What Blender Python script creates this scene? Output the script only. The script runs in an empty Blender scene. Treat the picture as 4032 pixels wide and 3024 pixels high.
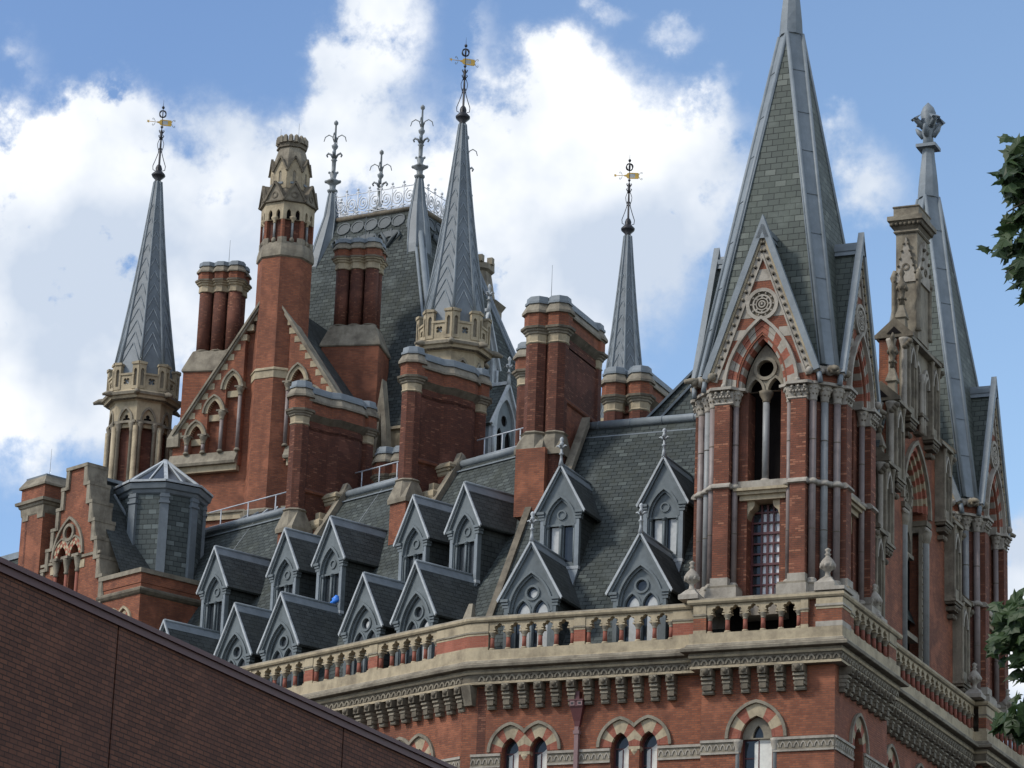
import bpy, math, random
from mathutils import Vector, Matrix
from mathutils.geometry import tessellate_polygon
random.seed(7)
PI = math.pi
SC = bpy.context.scene
COL = SC.collection
R_ = math.radians

# ------------------------------------------------------------------ camera
CAMP = Vector((34.0315, -104.6033, 1.6))
PITCH, ROLL, YAW, WANG = 0.3037025, 0.0382241, 0.4165249, 0.4105136
fh = Vector((-math.sin(YAW), math.cos(YAW), 0)); rh = Vector((math.cos(YAW), math.sin(YAW), 0))
fw = fh*math.cos(PITCH) + Vector((0, 0, math.sin(PITCH)))
up0 = -fh*math.sin(PITCH) + Vector((0, 0, math.cos(PITCH)))
cr = rh*math.cos(ROLL) + up0*math.sin(ROLL)
cu = -rh*math.sin(ROLL) + up0*math.cos(ROLL)
cam = bpy.data.cameras.new("camera")
cam.sensor_width = 36.0
cam.lens = 36.0*13118.77/4032.0
cam.clip_end = 4000; cam.clip_start = 0.5
co = bpy.data.objects.new("camera", cam); COL.objects.link(co)
m = Matrix((cr, cu, -fw)).transposed().to_4x4(); m.translation = CAMP
co.matrix_world = m
SC.camera = co

# ------------------------------------------------------------------ sky, sun, exposure
SUN_EL, SUN_DIR = R_(42), Vector((-0.74, -0.67, 0)).normalized()   # sun stands to the left of and behind the viewer
w = bpy.data.worlds.new("World"); SC.world = w; w.use_nodes = True
nt = w.node_tree; N = nt.nodes; L = nt.links; N.clear()
def nd(nt_, t, **k):
    n = nt_.nodes.new(t)
    for a, b in k.items(): setattr(n, a, b)
    return n
out = nd(nt, 'ShaderNodeOutputWorld'); bg = nd(nt, 'ShaderNodeBackground')
sky = nd(nt, 'ShaderNodeTexSky', sky_type='NISHITA', sun_disc=False)
sky.sun_elevation = SUN_EL
sky.sun_rotation = math.atan2(SUN_DIR.x, SUN_DIR.y)
sky.altitude = 50; sky.air_density = 1.0; sky.dust_density = 0.6; sky.ozone_density = 2.5
SKYGAIN = 1.0
tc = nd(nt, 'ShaderNodeTexCoord')
def vray(x, y):                      # direction of a place in the sky, as seen from the viewer
    return (fw + cr*((x-2016)/13118.77) - cu*((y-1512)/13118.77)).normalized()
def math_(nt_, op, a, b=None, c=None, clamp=False):
    n = nd(nt_, 'ShaderNodeMath', operation=op, use_clamp=clamp)
    for i, v in enumerate((a, b, c)):
        if v is None: continue
        if isinstance(v, (int, float)): n.inputs[i].default_value = v
        else: nt_.links.new(v, n.inputs[i])
    return n.outputs[0]
def vmath(nt_, op, a, b=None):
    n = nd(nt_, 'ShaderNodeVectorMath', operation=op)
    for i, v in enumerate((a, b)):
        if v is None: continue
        if isinstance(v, (tuple, Vector)): n.inputs[i].default_value = v
        else: nt_.links.new(v, n.inputs[i])
    return n
# cloud banks: (x, y, half width, half height, weight) given as directions in the sky
CLOUDS = [(200, 640, 300, 230, 1.0), (340, 400, 120, 120, .9), (480, 480, 110, 130, .6), (80, 1000, 420, 420, 1.1), (560, 900, 420, 360, 1.0), (950, 1100, 330, 380, .9), (150, 1500, 420, 380, .9), (60, 440, 120, 60, .4),
          (1500, 170, 190, 170, .78), (1420, 420, 210, 190, .55), (1330, 250, 110, 110, .3), (1560, 20, 160, 90, .5), (1180, 700, 240, 190, .6), (1500, 640, 300, 200, .55),
          (2130, 520, 260, 220, 1.15), (2260, 300, 170, 150, .9), (2480, 480, 240, 190, .8), (2400, 800, 440, 260, 1.0), (2060, 850, 320, 330, 1.1), (2780, 620, 190, 160, .6), (2300, 1150, 380, 240, .8), (2650, 900, 220, 220, .5), (2830, 440, 60, 130, .42), (1950, 1250, 300, 250, .6),
          (3330, 640, 170, 190, .50), (3470, 720, 120, 130, .42), (3280, 430, 80, 80, .32), (2710, 110, 130, 70, .36), (2390, 20, 120, 60, .42), (1950, 130, 60, 160, .2),
          (80, 170, 120, 150, .34), (760, 470, 150, 110, .34), (960, 600, 110, 140, .34), (4010, 2350, 150, 260, 1.6), (3930, 2560, 130, 220, 1.4)]
scale = 13118.77
vdir = vmath(nt, 'NORMALIZE', tc.outputs['Generated']).outputs[0]
noi = nd(nt, 'ShaderNodeTexNoise'); noi.inputs['Scale'].default_value = 26; noi.inputs['Detail'].default_value = 11; noi.inputs['Roughness'].default_value = .62
L.new(vdir, noi.inputs['Vector'])
no2 = nd(nt, 'ShaderNodeTexNoise'); no2.inputs['Scale'].default_value = 75; no2.inputs['Detail'].default_value = 8; no2.inputs['Roughness'].default_value = .6
L.new(vdir, no2.inputs['Vector'])
# bend the directions a little so that no bank keeps a smooth outline
wv = vmath(nt, 'SUBTRACT', noi.outputs['Color'], (.5, .5, .5)).outputs[0]
ws = nd(nt, 'ShaderNodeVectorMath', operation='SCALE'); L.new(wv, ws.inputs[0]); ws.inputs['Scale'].default_value = .035
wv2 = vmath(nt, 'SUBTRACT', no2.outputs['Color'], (.5, .5, .5)).outputs[0]
ws2 = nd(nt, 'ShaderNodeVectorMath', operation='SCALE'); L.new(wv2, ws2.inputs[0]); ws2.inputs['Scale'].default_value = .016
vd2 = vmath(nt, 'ADD', vmath(nt, 'ADD', vdir, ws.outputs[0]).outputs[0], ws2.outputs[0]).outputs[0]
total = None
for (x, y, a, b, wt) in CLOUDS:
    c = vray(x, y)
    du = nd(nt, 'ShaderNodeVectorMath', operation='DOT_PRODUCT'); L.new(vd2, du.inputs[0])
    h = rh - c*rh.dot(c); h.normalize(); v = h.cross(c)*-1
    dd = vmath(nt, 'SUBTRACT', vd2, tuple(c)).outputs[0]
    d1 = nd(nt, 'ShaderNodeVectorMath', operation='DOT_PRODUCT'); L.new(dd, d1.inputs[0]); d1.inputs[1].default_value = h*(scale/a)
    d2 = nd(nt, 'ShaderNodeVectorMath', operation='DOT_PRODUCT'); L.new(dd, d2.inputs[0]); d2.inputs[1].default_value = v*(scale/b)
    nt.nodes.remove(du)
    q = math_(nt, 'ADD', math_(nt, 'MULTIPLY', d1.outputs['Value'], d1.outputs['Value']), math_(nt, 'MULTIPLY', d2.outputs['Value'], d2.outputs['Value']))
    e = math_(nt, 'MULTIPLY', math_(nt, 'EXPONENT', math_(nt, 'MULTIPLY', q, -1.0)), wt)
    # only the half of the sky the bank is in
    total = e if total is None else math_(nt, 'ADD', total, e)
# other banks all round the rest of the sky, so that it lights the place evenly
no3 = nd(nt, 'ShaderNodeTexNoise'); no3.inputs['Scale'].default_value = 2.2; no3.inputs['Detail'].default_value = 6; L.new(vdir, no3.inputs['Vector'])
dfw = nd(nt, 'ShaderNodeVectorMath', operation='DOT_PRODUCT'); L.new(vdir, dfw.inputs[0]); dfw.inputs[1].default_value = fw
away = math_(nt, 'MULTIPLY_ADD', dfw.outputs['Value'], -8.0, 7.2, clamp=True)
rest = math_(nt, 'MULTIPLY', math_(nt, 'MULTIPLY_ADD', no3.outputs['Fac'], 5.0, -2.1, clamp=True), away)
fine = math_(nt, 'MULTIPLY_ADD', no2.outputs['Fac'], .75, math_(nt, 'MULTIPLY', noi.outputs['Fac'], .85))   # about .8
den = math_(nt, 'MULTIPLY', total, math_(nt, 'MULTIPLY_ADD', fine, 3.3, -1.65))
rmp = nd(nt, 'ShaderNodeMapRange', interpolation_type='SMOOTHSTEP')
rmp.inputs['From Min'].default_value = .10; rmp.inputs['From Max'].default_value = .85; L.new(den, rmp.inputs['Value'])
fac = math_(nt, 'ADD', rmp.outputs[0], rest, clamp=True)
shade = nd(nt, 'ShaderNodeMapRange'); shade.inputs['From Min'].default_value = .40; shade.inputs['From Max'].default_value = .62
shade.inputs['To Min'].default_value = .74; shade.inputs['To Max'].default_value = 1.02
no4 = nd(nt, 'ShaderNodeTexNoise'); no4.inputs['Scale'].default_value = 17; no4.inputs['Detail'].default_value = 5
mp4 = vmath(nt, 'ADD', vdir, (.3, .7, .1)).outputs[0]; L.new(mp4, no4.inputs['Vector']); L.new(no4.outputs['Fac'], shade.inputs['Value'])
ccol = nd(nt, 'ShaderNodeMix', data_type='RGBA'); ccol.inputs['A'].default_value = (3.6, 4.15, 5.0, 1); ccol.inputs['B'].default_value = (6.7, 6.8, 6.9, 1)
CLOUD_A, CLOUD_B = ccol.inputs['A'], ccol.inputs['B']
sf = math_(nt, 'MULTIPLY_ADD', shade.outputs[0], 3.3, -2.4, clamp=True); L.new(sf, ccol.inputs['Factor'])
skm = nd(nt, 'ShaderNodeMix', data_type='RGBA', blend_type='MULTIPLY'); skm.inputs['Factor'].default_value = 1.0
side = nd(nt, 'ShaderNodeVectorMath', operation='DOT_PRODUCT'); L.new(vdir, side.inputs[0]); side.inputs[1].default_value = (rh-up0*.8).normalized()
pale = nd(nt, 'ShaderNodeMix', data_type='RGBA', blend_type='MULTIPLY'); L.new(math_(nt, 'MULTIPLY_ADD', side.outputs['Value'], 3.4, .5, clamp=True), pale.inputs['Factor']); L.new(sky.outputs[0], pale.inputs['A']); pale.inputs['B'].default_value = (1.42, 1.32, 1.14, 1)
L.new(pale.outputs['Result'], skm.inputs['A']); skm.inputs['B'].default_value = (.96, 1.0, 1.08, 1); SKYTINT = skm.inputs['B']
mx = nd(nt, 'ShaderNodeMix', data_type='RGBA'); L.new(fac, mx.inputs['Factor']); L.new(skm.outputs['Result'], mx.inputs['A']); gain = nd(nt, 'ShaderNodeVectorMath', operation='SCALE'); L.new(ccol.outputs['Result'], gain.inputs[0]); L.new(math_(nt, 'MULTIPLY_ADD', away, .2, 1.0), gain.inputs['Scale']); L.new(gain.outputs[0], mx.inputs['B'])
L.new(mx.outputs['Result'], bg.inputs['Color']); bg.inputs['Strength'].default_value = 0.135
L.new(bg.outputs[0], out.inputs['Surface'])
sl = bpy.data.lights.new("sun", 'SUN'); sl.energy = 2.1; sl.angle = R_(9); sl.color = (1.0, .95, .87)
so = bpy.data.objects.new("sun", sl); COL.objects.link(so)
sdir = (SUN_DIR*math.cos(SUN_EL) + Vector((0, 0, math.sin(SUN_EL)))).normalized()
so.rotation_euler = sdir.to_track_quat('Z', 'Y').to_euler(); so.location = (0, -60, 120)
SC.view_settings.view_transform = 'Standard'; SC.view_settings.look = 'None'
SC.view_settings.exposure = 0.3; SC.view_settings.gamma = 1.0

# ------------------------------------------------------------------ materials
def wallmap():
    g = bpy.data.node_groups.new("wall_map", 'ShaderNodeTree')
    g.interface.new_socket("Vector", in_out='OUTPUT', socket_type='NodeSocketVector')
    ge = nd(g, 'ShaderNodeNewGeometry'); go = nd(g, 'NodeGroupOutput')
    t = vmath(g, 'NORMALIZE', vmath(g, 'CROSS_PRODUCT', (0, 0, 1), ge.outputs['True Normal']).outputs[0])
    b = vmath(g, 'CROSS_PRODUCT', ge.outputs['True Normal'], t.outputs[0])
    du = nd(g, 'ShaderNodeVectorMath', operation='DOT_PRODUCT'); g.links.new(ge.outputs['Position'], du.inputs[0]); g.links.new(t.outputs[0], du.inputs[1])
    dv = nd(g, 'ShaderNodeVectorMath', operation='DOT_PRODUCT'); g.links.new(ge.outputs['Position'], dv.inputs[0]); g.links.new(b.outputs[0], dv.inputs[1])
    c = nd(g, 'ShaderNodeCombineXYZ'); g.links.new(du.outputs['Value'], c.inputs[0]); g.links.new(dv.outputs['Value'], c.inputs[1])
    g.links.new(c.outputs[0], go.inputs[0])
    return g
WM = wallmap()
def newmat(name):
    m = bpy.data.materials.new(name); m.use_nodes = True
    return m, m.node_tree, m.node_tree.nodes['Principled BSDF']
def noise(nt_, sc, det=5, rough=.6, vec=None, off=(0, 0, 0)):
    n = nd(nt_, 'ShaderNodeTexNoise'); n.inputs['Scale'].default_value = sc; n.inputs['Detail'].default_value = det; n.inputs['Roughness'].default_value = rough
    if vec is None: vec = nd(nt_, 'ShaderNodeNewGeometry').outputs['Position']
    if off != (0, 0, 0): vec = vmath(nt_, 'ADD', vec, off).outputs[0]
    nt_.links.new(vec, n.inputs['Vector']); return n.outputs['Fac']
def ramp(nt_, v, a, b):
    r = nd(nt_, 'ShaderNodeMapRange'); r.inputs['From Min'].default_value = a; r.inputs['From Max'].default_value = b
    nt_.links.new(v, r.inputs['Value']); return r.outputs[0]
def mixc(nt_, f, a, b, mode='MIX'):
    n = nd(nt_, 'ShaderNodeMix', data_type='RGBA', blend_type=mode)
    for s, v in (('Factor', f), ('A', a), ('B', b)):
        if isinstance(v, (int, float)): n.inputs[s].default_value = v
        elif isinstance(v, tuple): n.inputs[s].default_value = v if len(v) == 4 else (*v, 1)
        else: nt_.links.new(v, n.inputs[s])
    return n.outputs['Result']
def bump(nt_, bs, h, dist, st=1.0):
    b = nd(nt_, 'ShaderNodeBump'); b.inputs['Distance'].default_value = dist; b.inputs['Strength'].default_value = st
    nt_.links.new(h, b.inputs['Height']); nt_.links.new(b.outputs[0], bs.inputs['Normal'])
def coursed(name, c1, c2, mortar, bw, bh, ms, soot, sootc, rough=.85, bd=.006, blot=None, lite=None, sootlo=.5, spec=.3, streak=.45, patch=.35):
    """masonry or slates laid in courses: each unit its own shade, stained in patches"""
    m, t, b = newmat(name)
    g = nd(t, 'ShaderNodeGroup', node_tree=WM)
    br = nd(t, 'ShaderNodeTexBrick', offset=.5)
    br.inputs['Scale'].default_value = 1; br.inputs['Brick Width'].default_value = bw; br.inputs['Row Height'].default_value = bh
    br.inputs['Mortar Size'].default_value = ms; br.inputs['Mortar Smooth'].default_value = .2; br.inputs['Bias'].default_value = 0
    br.inputs['Color1'].default_value = (*c1, 1); br.inputs['Color2'].default_value = (*c2, 1); br.inputs['Mortar'].default_value = (*mortar, 1)
    t.links.new(g.outputs[0], br.inputs['Vector'])
    col = br.outputs['Color']
    if lite:                                   # a few paler replacement units
        b2 = nd(t, 'ShaderNodeTexBrick', offset=.5)
        for s in ('Scale', 'Brick Width', 'Row Height'): b2.inputs[s].default_value = br.inputs[s].default_value
        b2.inputs['Mortar Size'].default_value = 0; b2.inputs['Color1'].default_value = (0, 0, 0, 1); b2.inputs['Color2'].default_value = (1, 1, 1, 1)
        t.links.new(g.outputs[0], b2.inputs['Vector'])
        f = math_(t, 'MULTIPLY', ramp(t, b2.outputs['Color'], .86, .9), math_(t, 'SUBTRACT', 1, br.outputs['Fac']))
        col = mixc(t, f, col, lite)
    n1 = noise(t, .55, 6, .62); n2 = noise(t, 3.2, 5, .6, off=(3, 8, 1))
    col = mixc(t, math_(t, 'MULTIPLY', ramp(t, n1, sootlo, sootlo+.22), soot), col, sootc)
    col = mixc(t, math_(t, 'MULTIPLY', ramp(t, n2, .47, .68), .55 if blot is None else blot), col, mixc(t, .62, col, sootc))
    sv = nd(t, 'ShaderNodeVectorMath', operation='MULTIPLY'); t.links.new(nd(t, 'ShaderNodeNewGeometry').outputs['Position'], sv.inputs[0]); sv.inputs[1].default_value = (1.9, 1.9, .22)
    n3 = noise(t, 1.0, 6, .65, vec=sv.outputs[0]); col = mixc(t, math_(t, 'MULTIPLY', ramp(t, n3, .50, .70), streak), col, sootc)
    n4 = noise(t, .9, 3, .5, off=(11, 4, 7)); col = mixc(t, math_(t, 'MULTIPLY', ramp(t, n4, .56, .66), patch), col, tuple(min(1, x*1.35+.02) for x in c1))
    t.links.new(col, b.inputs['Base Color']); b.inputs['Roughness'].default_value = rough; b.inputs['Specular IOR Level'].default_value = spec
    hh = math_(t, 'ADD', math_(t, 'SUBTRACT', 1, br.outputs['Fac']), math_(t, 'MULTIPLY', n2, .4))
    bump(t, b, hh, bd)
    return m
def stained(name, c, d, sc=1.2, amt=.7, rough=.8, lo=.48, hi=.7, bsc=9, bd=.012, spec=.3, fine=.35, metal=0.0):
    m, t, b = newmat(name)
    n1 = noise(t, sc, 7, .65); n2 = noise(t, bsc, 5, .6, off=(5, 1, 9))
    col = mixc(t, math_(t, 'MULTIPLY', ramp(t, n1, lo, hi), amt), c, d)
    col = mixc(t, math_(t, 'MULTIPLY', ramp(t, n2, .45, .7), fine), col, mixc(t, .5, col, d))
    sv = nd(t, 'ShaderNodeVectorMath', operation='MULTIPLY'); t.links.new(nd(t, 'ShaderNodeNewGeometry').outputs['Position'], sv.inputs[0]); sv.inputs[1].default_value = (3.2, 3.2, .45)
    n3 = noise(t, 1.0, 6, .65, vec=sv.outputs[0]); col = mixc(t, math_(t, 'MULTIPLY', ramp(t, n3, .48, .68), .5*amt), col, d)
    t.links.new(col, b.inputs['Base Color']); b.inputs['Roughness'].default_value = rough; b.inputs['Specular IOR Level'].default_value = spec
    b.inputs['Metallic'].default_value = metal
    bump(t, b, n2, bd)
    return m
def plain(name, c, rough=.6, metal=0, spec=.4):
    m, t, b = newmat(name)
    n1 = noise(t, 6, 4)
    t.links.new(mixc(t, ramp(t, n1, .35, .75), c, tuple(x*.8 for x in c)), b.inputs['Base Color'])
    b.inputs['Roughness'].default_value = rough; b.inputs['Metallic'].default_value = metal; b.inputs['Specular IOR Level'].default_value = spec
    return m
SOOT = (.045, .026, .02)
M = {}
M['brick'] = coursed('red_brick', (.31, .108, .053), (.20, .066, .036), (.17, .09, .062), .225, .077, .010, .75, (.10, .042, .028), blot=.5)
M['brick_face'] = coursed('red_brick_facing', (.27, .095, .052), (.195, .068, .040), (.16, .08, .055), .225, .077, .008, .35, (.12, .05, .033), blot=.3)
M['brick_chim'] = coursed('sooty_brick', (.165, .058, .034), (.098, .036, .024), (.075, .038, .027), .225, .077, .010, .85, (.07, .03, .022), lite=(.24, .10, .06), blot=.6)
M['brick_red'] = coursed('salmon_brick', (.34, .115, .072), (.26, .083, .052), (.30, .14, .1), .225, .077, .007, .3, (.2, .07, .045), blot=.2)
M['library'] = coursed('dark_brown_brick', (.165, .066, .038), (.098, .040, .025), (.036, .02, .015), .215, .075, .009, .3, (.09, .04, .03), blot=.4, patch=.12, streak=.25)
M['brick_tower'] = coursed('tower_brick', (.215, .072, .039), (.135, .045, .027), (.11, .06, .043), .225, .077, .010, .8, (.095, .042, .028), blot=.6, lite=(.36, .15, .085), sootlo=.46)
M['stone'] = stained('cream_limestone', (.42, .348, .232), (.155, .125, .085), 1.3, .75, lo=.46)
M['stone_w'] = stained('weathered_limestone', (.27, .237, .178), (.085, .07, .052), 1.5, .8, lo=.42)
M['stone_g'] = stained('grey_sandstone', (.37, .335, .28), (.15, .13, .105), 1.5, .7, lo=.46)
M['stone_d'] = stained('soot_shade_limestone', (.18, .152, .11), (.06, .05, .037), 2.2, .85, lo=.4)  # dark tone for soot and for shade painted into undersides and recesses
M['granite'] = stained('mauve_granite', (.235, .192, .176), (.13, .103, .095), 3, .7, bsc=30, rough=.45, bd=.002)
M['granite_g'] = stained('grey_granite', (.255, .26, .255), (.14, .14, .138), 3, .7, bsc=30, rough=.45, bd=.002)
M['redstone'] = stained('red_sandstone', (.25, .088, .06), (.15, .05, .036), 3, .7)
M['slate'] = coursed('grey_slate', (.072, .083, .080), (.044, .052, .051), (.015, .018, .018), .36, .21, .015, .5, (.055, .06, .048), rough=.75, bd=.02, lite=(.092, .106, .10), blot=.5, spec=.12)
M['slate_g'] = coursed('green_slate', (.098, .112, .098), (.066, .077, .068), (.022, .026, .024), .42, .25, .013, .4, (.085, .10, .082), rough=.65, bd=.02, lite=(.14, .155, .135), blot=.3, spec=.2)
M['slate_b'] = coursed('blue_grey_slate', (.088, .104, .10), (.062, .074, .073), (.022, .026, .026), .38, .22, .012, .4, (.07, .083, .078), rough=.65, bd=.02, lite=(.15, .175, .17), blot=.35, spec=.2)
M['slate_d'] = coursed('dark_slate', (.058, .066, .065), (.038, .044, .044), (.013, .015, .015), .36, .20, .012, .4, (.055, .06, .052), rough=.65, bd=.02, blot=.4, spec=.2)
M['lead'] = stained('lead_sheet', (.205, .235, .255), (.125, .148, .162), 1.6, .8, rough=.55, lo=.35, bsc=5, bd=.01, spec=.5)
M['lead_d'] = stained('dark_lead', (.155, .18, .197), (.088, .105, .117), 1.6, .8, rough=.55, lo=.35, bsc=5, bd=.01, spec=.5)
M['paint'] = stained('grey_blue_paint', (.145, .168, .176), (.08, .096, .101), 2.2, .7, rough=.55, lo=.42, bd=.003)
M['paint_l'] = stained('pale_grey_paint', (.42, .445, .455), (.22, .235, .24), 3, .7, rough=.55, bd=.003)
M['white'] = plain('white_paint', (.72, .73, .74), .5)
M['iron'] = plain('black_iron', (.02, .02, .024), .5)
M['iron_g'] = stained('grey_painted_iron', (.21, .235, .25), (.12, .115, .09), 4, .8, rough=.5)
M['gold'] = plain('gilt_metal', (.62, .39, .08), .35, .25)
M['maroon'] = plain('maroon_paint', (.10, .028, .028), .45)
M['mauve'] = plain('pale_maroon_paint', (.22, .13, .125), .45)
M['coping'] = plain('oxblood_metal', (.085, .027, .026), .55)
M['glass'] = plain('window_glass', (.03, .036, .042), .08, 0, .35)
M['blind'] = plain('white_blind', (.72, .71, .64), .5)
M['lead_s'] = stained('slaty_lead', (.085, .10, .106), (.05, .06, .064), 1.6, .8, rough=.6, lo=.35, bsc=5, bd=.01, spec=.3)  # slate-dark lead of the roundels and leaves
M['curtain'] = plain('grey_white_curtain', (.5, .51, .5), .6)
M['dark'] = plain('near_black', (.012, .010, .010), .9, 0, .1)  # near-black painted as unlit depth behind openings; also pole and joints
M['blue'] = plain('blue_plastic', (.04, .22, .75), .4)
M['ground'] = stained('asphalt', (.05, .05, .052), (.035, .035, .037), .8)
M['bark'] = stained('plane_bark', (.14, .12, .085), (.055, .045, .03), 3, .8)
M['steel'] = plain('galvanised_rail', (.50, .53, .57), .4)
# ------------------------------------------------------------------ mesh helpers
class MB:
    def __init__(s, M0=None): s.v = []; s.f = []; s.m = []; s.names = []; s.T = M0 or Matrix.Identity(4); s.sm = []
    def mi(s, m):
        if m not in s.names: s.names.append(m)
        return s.names.index(m)
    def add(s, vs, fs, m, smooth=False):
        o = len(s.v); T = s.T
        flip = T.to_3x3().determinant() < 0
        s.v += [tuple(T @ Vector(p)) for p in vs]
        for f in fs:
            f = [o+i for i in f]; s.f.append(f[::-1] if flip else f)
        k = m if isinstance(m, list) else [m]*len(fs)
        s.m += [s.mi(x) for x in k]; s.sm += [smooth]*len(fs)
    def box(s, x0, x1, y0, y1, z0, z1, m):
        x0, x1 = sorted((x0, x1)); y0, y1 = sorted((y0, y1)); z0, z1 = sorted((z0, z1))
        s.add([(x0, y0, z0), (x1, y0, z0), (x1, y1, z0), (x0, y1, z0), (x0, y0, z1), (x1, y0, z1), (x1, y1, z1), (x0, y1, z1)],
              [(0, 3, 2, 1), (4, 5, 6, 7), (0, 1, 5, 4), (1, 2, 6, 5), (2, 3, 7, 6), (3, 0, 4, 7)], m)
    def rings(s, rs, m, closed=True, cap=True, smooth=False):
        """skin a list of equal-length vertex rings; m may give one material per band"""
        n = len(rs[0]); vs = [p for r in rs for p in r]; fs = []; ms = []
        for k in range(len(rs)-1):
            for i in range(n if closed else n-1):
                j = (i+1) % n
                fs.append((k*n+i, k*n+j, (k+1)*n+j, (k+1)*n+i)); ms.append(m[k] if isinstance(m, list) else m)
        if cap and closed:
            fs.append(tuple(range(n-1, -1, -1))); ms.append(m[0] if isinstance(m, list) else m)
            q = (len(rs)-1)*n; fs.append(tuple(range(q, q+n))); ms.append(m[-1] if isinstance(m, list) else m)
        s.add(vs, fs, ms, smooth)
    def stack(s, poly, prof, m, cap=True):
        """plan outline (counter-clockwise) carried up through (z, outward offset) steps"""
        s.rings([[(x, y, z) for x, y in offs(poly, o)] for z, o in prof], m, True, cap)
    def lathe(s, prof, n, m, cx=0, cy=0, ph=0, smooth=True, sx=1, sy=1):
        s.rings([[(cx+sx*r*math.cos(ph+2*PI*i/n), cy+sy*r*math.sin(ph+2*PI*i/n), z) for i in range(n)] for r, z in prof], m, True, True, smooth)
    def tube(s, pts, r, n, m, smooth=True):
        pts = [Vector(p) for p in pts]; rs = []
        for i, p in enumerate(pts):
            d = (pts[min(i+1, len(pts)-1)]-pts[max(i-1, 0)]).normalized()
            a = d.cross(Vector((0.13, .97, .2))).normalized(); b = d.cross(a)
            rr = r[i] if isinstance(r, (list, tuple)) else r
            rs.append([tuple(p + a*rr*math.cos(2*PI*k/n) + b*rr*math.sin(2*PI*k/n)) for k in range(n)])
        s.rings(rs, m, True, True, smooth)
    def bar(s, p, q, w, h, m):
        p = Vector(p); q = Vector(q); d = (q-p).normalized()
        a = d.cross(Vector((0, 0, 1)));
        if a.length < 1e-4: a = Vector((1, 0, 0))
        a.normalize(); b = a.cross(d)
        s.rings([[tuple(c+a*w*i/2+b*h*j/2) for i, j in ((-1, -1), (1, -1), (1, 1), (-1, 1))] for c in (p, q)], m)
    def ext(s, poly, y0, y1, m, holes=(), mside=None, back=True):
        """outline in the x-z plane (any winding) pushed from y0 (front) to y1 (back)"""
        loops = [list(poly)] + [list(h) for h in holes]
        flat = [p for l in loops for p in l]
        tri = tessellate_polygon([[Vector((p[0], p[1], 0)) for p in l] for l in loops])
        n = len(flat); vs = [(p[0], y0, p[1]) for p in flat] + [(p[0], y1, p[1]) for p in flat]; fs = []; ms = []
        for t in tri:
            a, b, c = [Vector((flat[i][0], flat[i][1])) for i in t]
            ar = (b-a).cross(c-a)
            if abs(ar) < 1e-10: continue
            t = t if ar > 0 else t[::-1]
            fs.append(tuple(t)); ms.append(m)
            if back: fs.append(tuple(n+i for i in t[::-1])); ms.append(m)
        o = 0
        for k, l in enumerate(loops):
            q = len(l); A = sum(l[i][0]*l[(i+1) % q][1]-l[(i+1) % q][0]*l[i][1] for i in range(q))
            ccw = (A > 0) == (k == 0)
            for i in range(q):
                j = (i+1) % q
                f = (o+j, o+i, n+o+i, n+o+j) if ccw else (o+i, o+j, n+o+j, n+o+i)
                fs.append(f); ms.append(mside or m)
            o += q
        s.add(vs, fs, ms)
    def sph(s, c, r, m, n=8, k=6, sz=1):
        s.lathe([(max(.001, r*math.sin(PI*i/k)), c[2]-sz*r*math.cos(PI*i/k)) for i in range(k+1)], n, m, c[0], c[1])
    def build(s, name, parent=None, loc=None, autosmooth=False):
        me = bpy.data.meshes.new(name); me.from_pydata(s.v, [], s.f)
        for x in s.names: me.materials.append(M[x])
        me.polygons.foreach_set('material_index', s.m); me.polygons.foreach_set('use_smooth', s.sm)
        me.update()
        o = bpy.data.objects.new(name, me); COL.objects.link(o)
        if parent: o.parent = parent
        if loc: o.location = loc
        return o
def offs(poly, o):
    if abs(o) < 1e-9: return list(poly)
    n = len(poly); r = []
    for i in range(n):
        a = Vector(poly[i-1]); b = Vector(poly[i]); c = Vector(poly[(i+1) % n])
        d1 = (b-a).normalized(); d2 = (c-b).normalized()
        n1 = Vector((d1.y, -d1.x)); n2 = Vector((d2.y, -d2.x)); k = 1+n1.dot(n2)
        v = (n1+n2)/max(k, .35)
        r.append(tuple(b+v*o))
    return r
def ngon(r, n=8, ph=PI/8, cx=0, cy=0): return [(cx+r*math.cos(ph+2*PI*i/n), cy+r*math.sin(ph+2*PI*i/n)) for i in range(n)]
def sweep(mb, path, prof, m, closed=False):
    """moulding run along a plan path (outside on the right hand); prof = (out, z) points"""
    P = [Vector(p) for p in path]; rs = []
    for i, p in enumerate(P):
        d1 = (p-P[i-1]).normalized() if i else (P[1]-p).normalized()
        d2 = (P[i+1]-p).normalized() if i < len(P)-1 else d1
        n1 = Vector((d1.y, -d1.x)); n2 = Vector((d2.y, -d2.x)); v = (n1+n2)/max(1+n1.dot(n2), .3)
        rs.append([(p.x+v.x*o, p.y+v.y*o, z) for o, z in prof])
    k = len(prof); vs = [q for r in rs for q in r]; fs = []; ms = []
    for i in range(len(P)-1):
        for j in range(k-1):
            fs.append((i*k+j, i*k+j+1, (i+1)*k+j+1, (i+1)*k+j)); ms.append(m[j] if isinstance(m, list) else m)
    fs.append(tuple(range(k))); fs.append(tuple(range(len(P)*k-1, (len(P)-1)*k-1, -1))); ms += [ms[0], ms[-1]]
    mb.add(vs, fs, ms)
def arch(cx, zs, a, h, t=0, n=7, foot=None):
    """pointed arch outline from the right springing over the apex to the left one"""
    r = (a*a+h*h)/(2*a); R = r+t; c = a-r
    th = math.acos(min(1, max(-1, -c/R)))
    pts = [(cx+c+R*math.cos(th*i/n), zs+R*math.sin(th*i/n)) for i in range(n+1)]
    pts += [(2*cx-x, z) for x, z in pts[-2::-1]]
    if foot is not None: pts = [(pts[0][0], foot)] + pts + [(pts[-1][0], foot)]
    return pts
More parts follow.
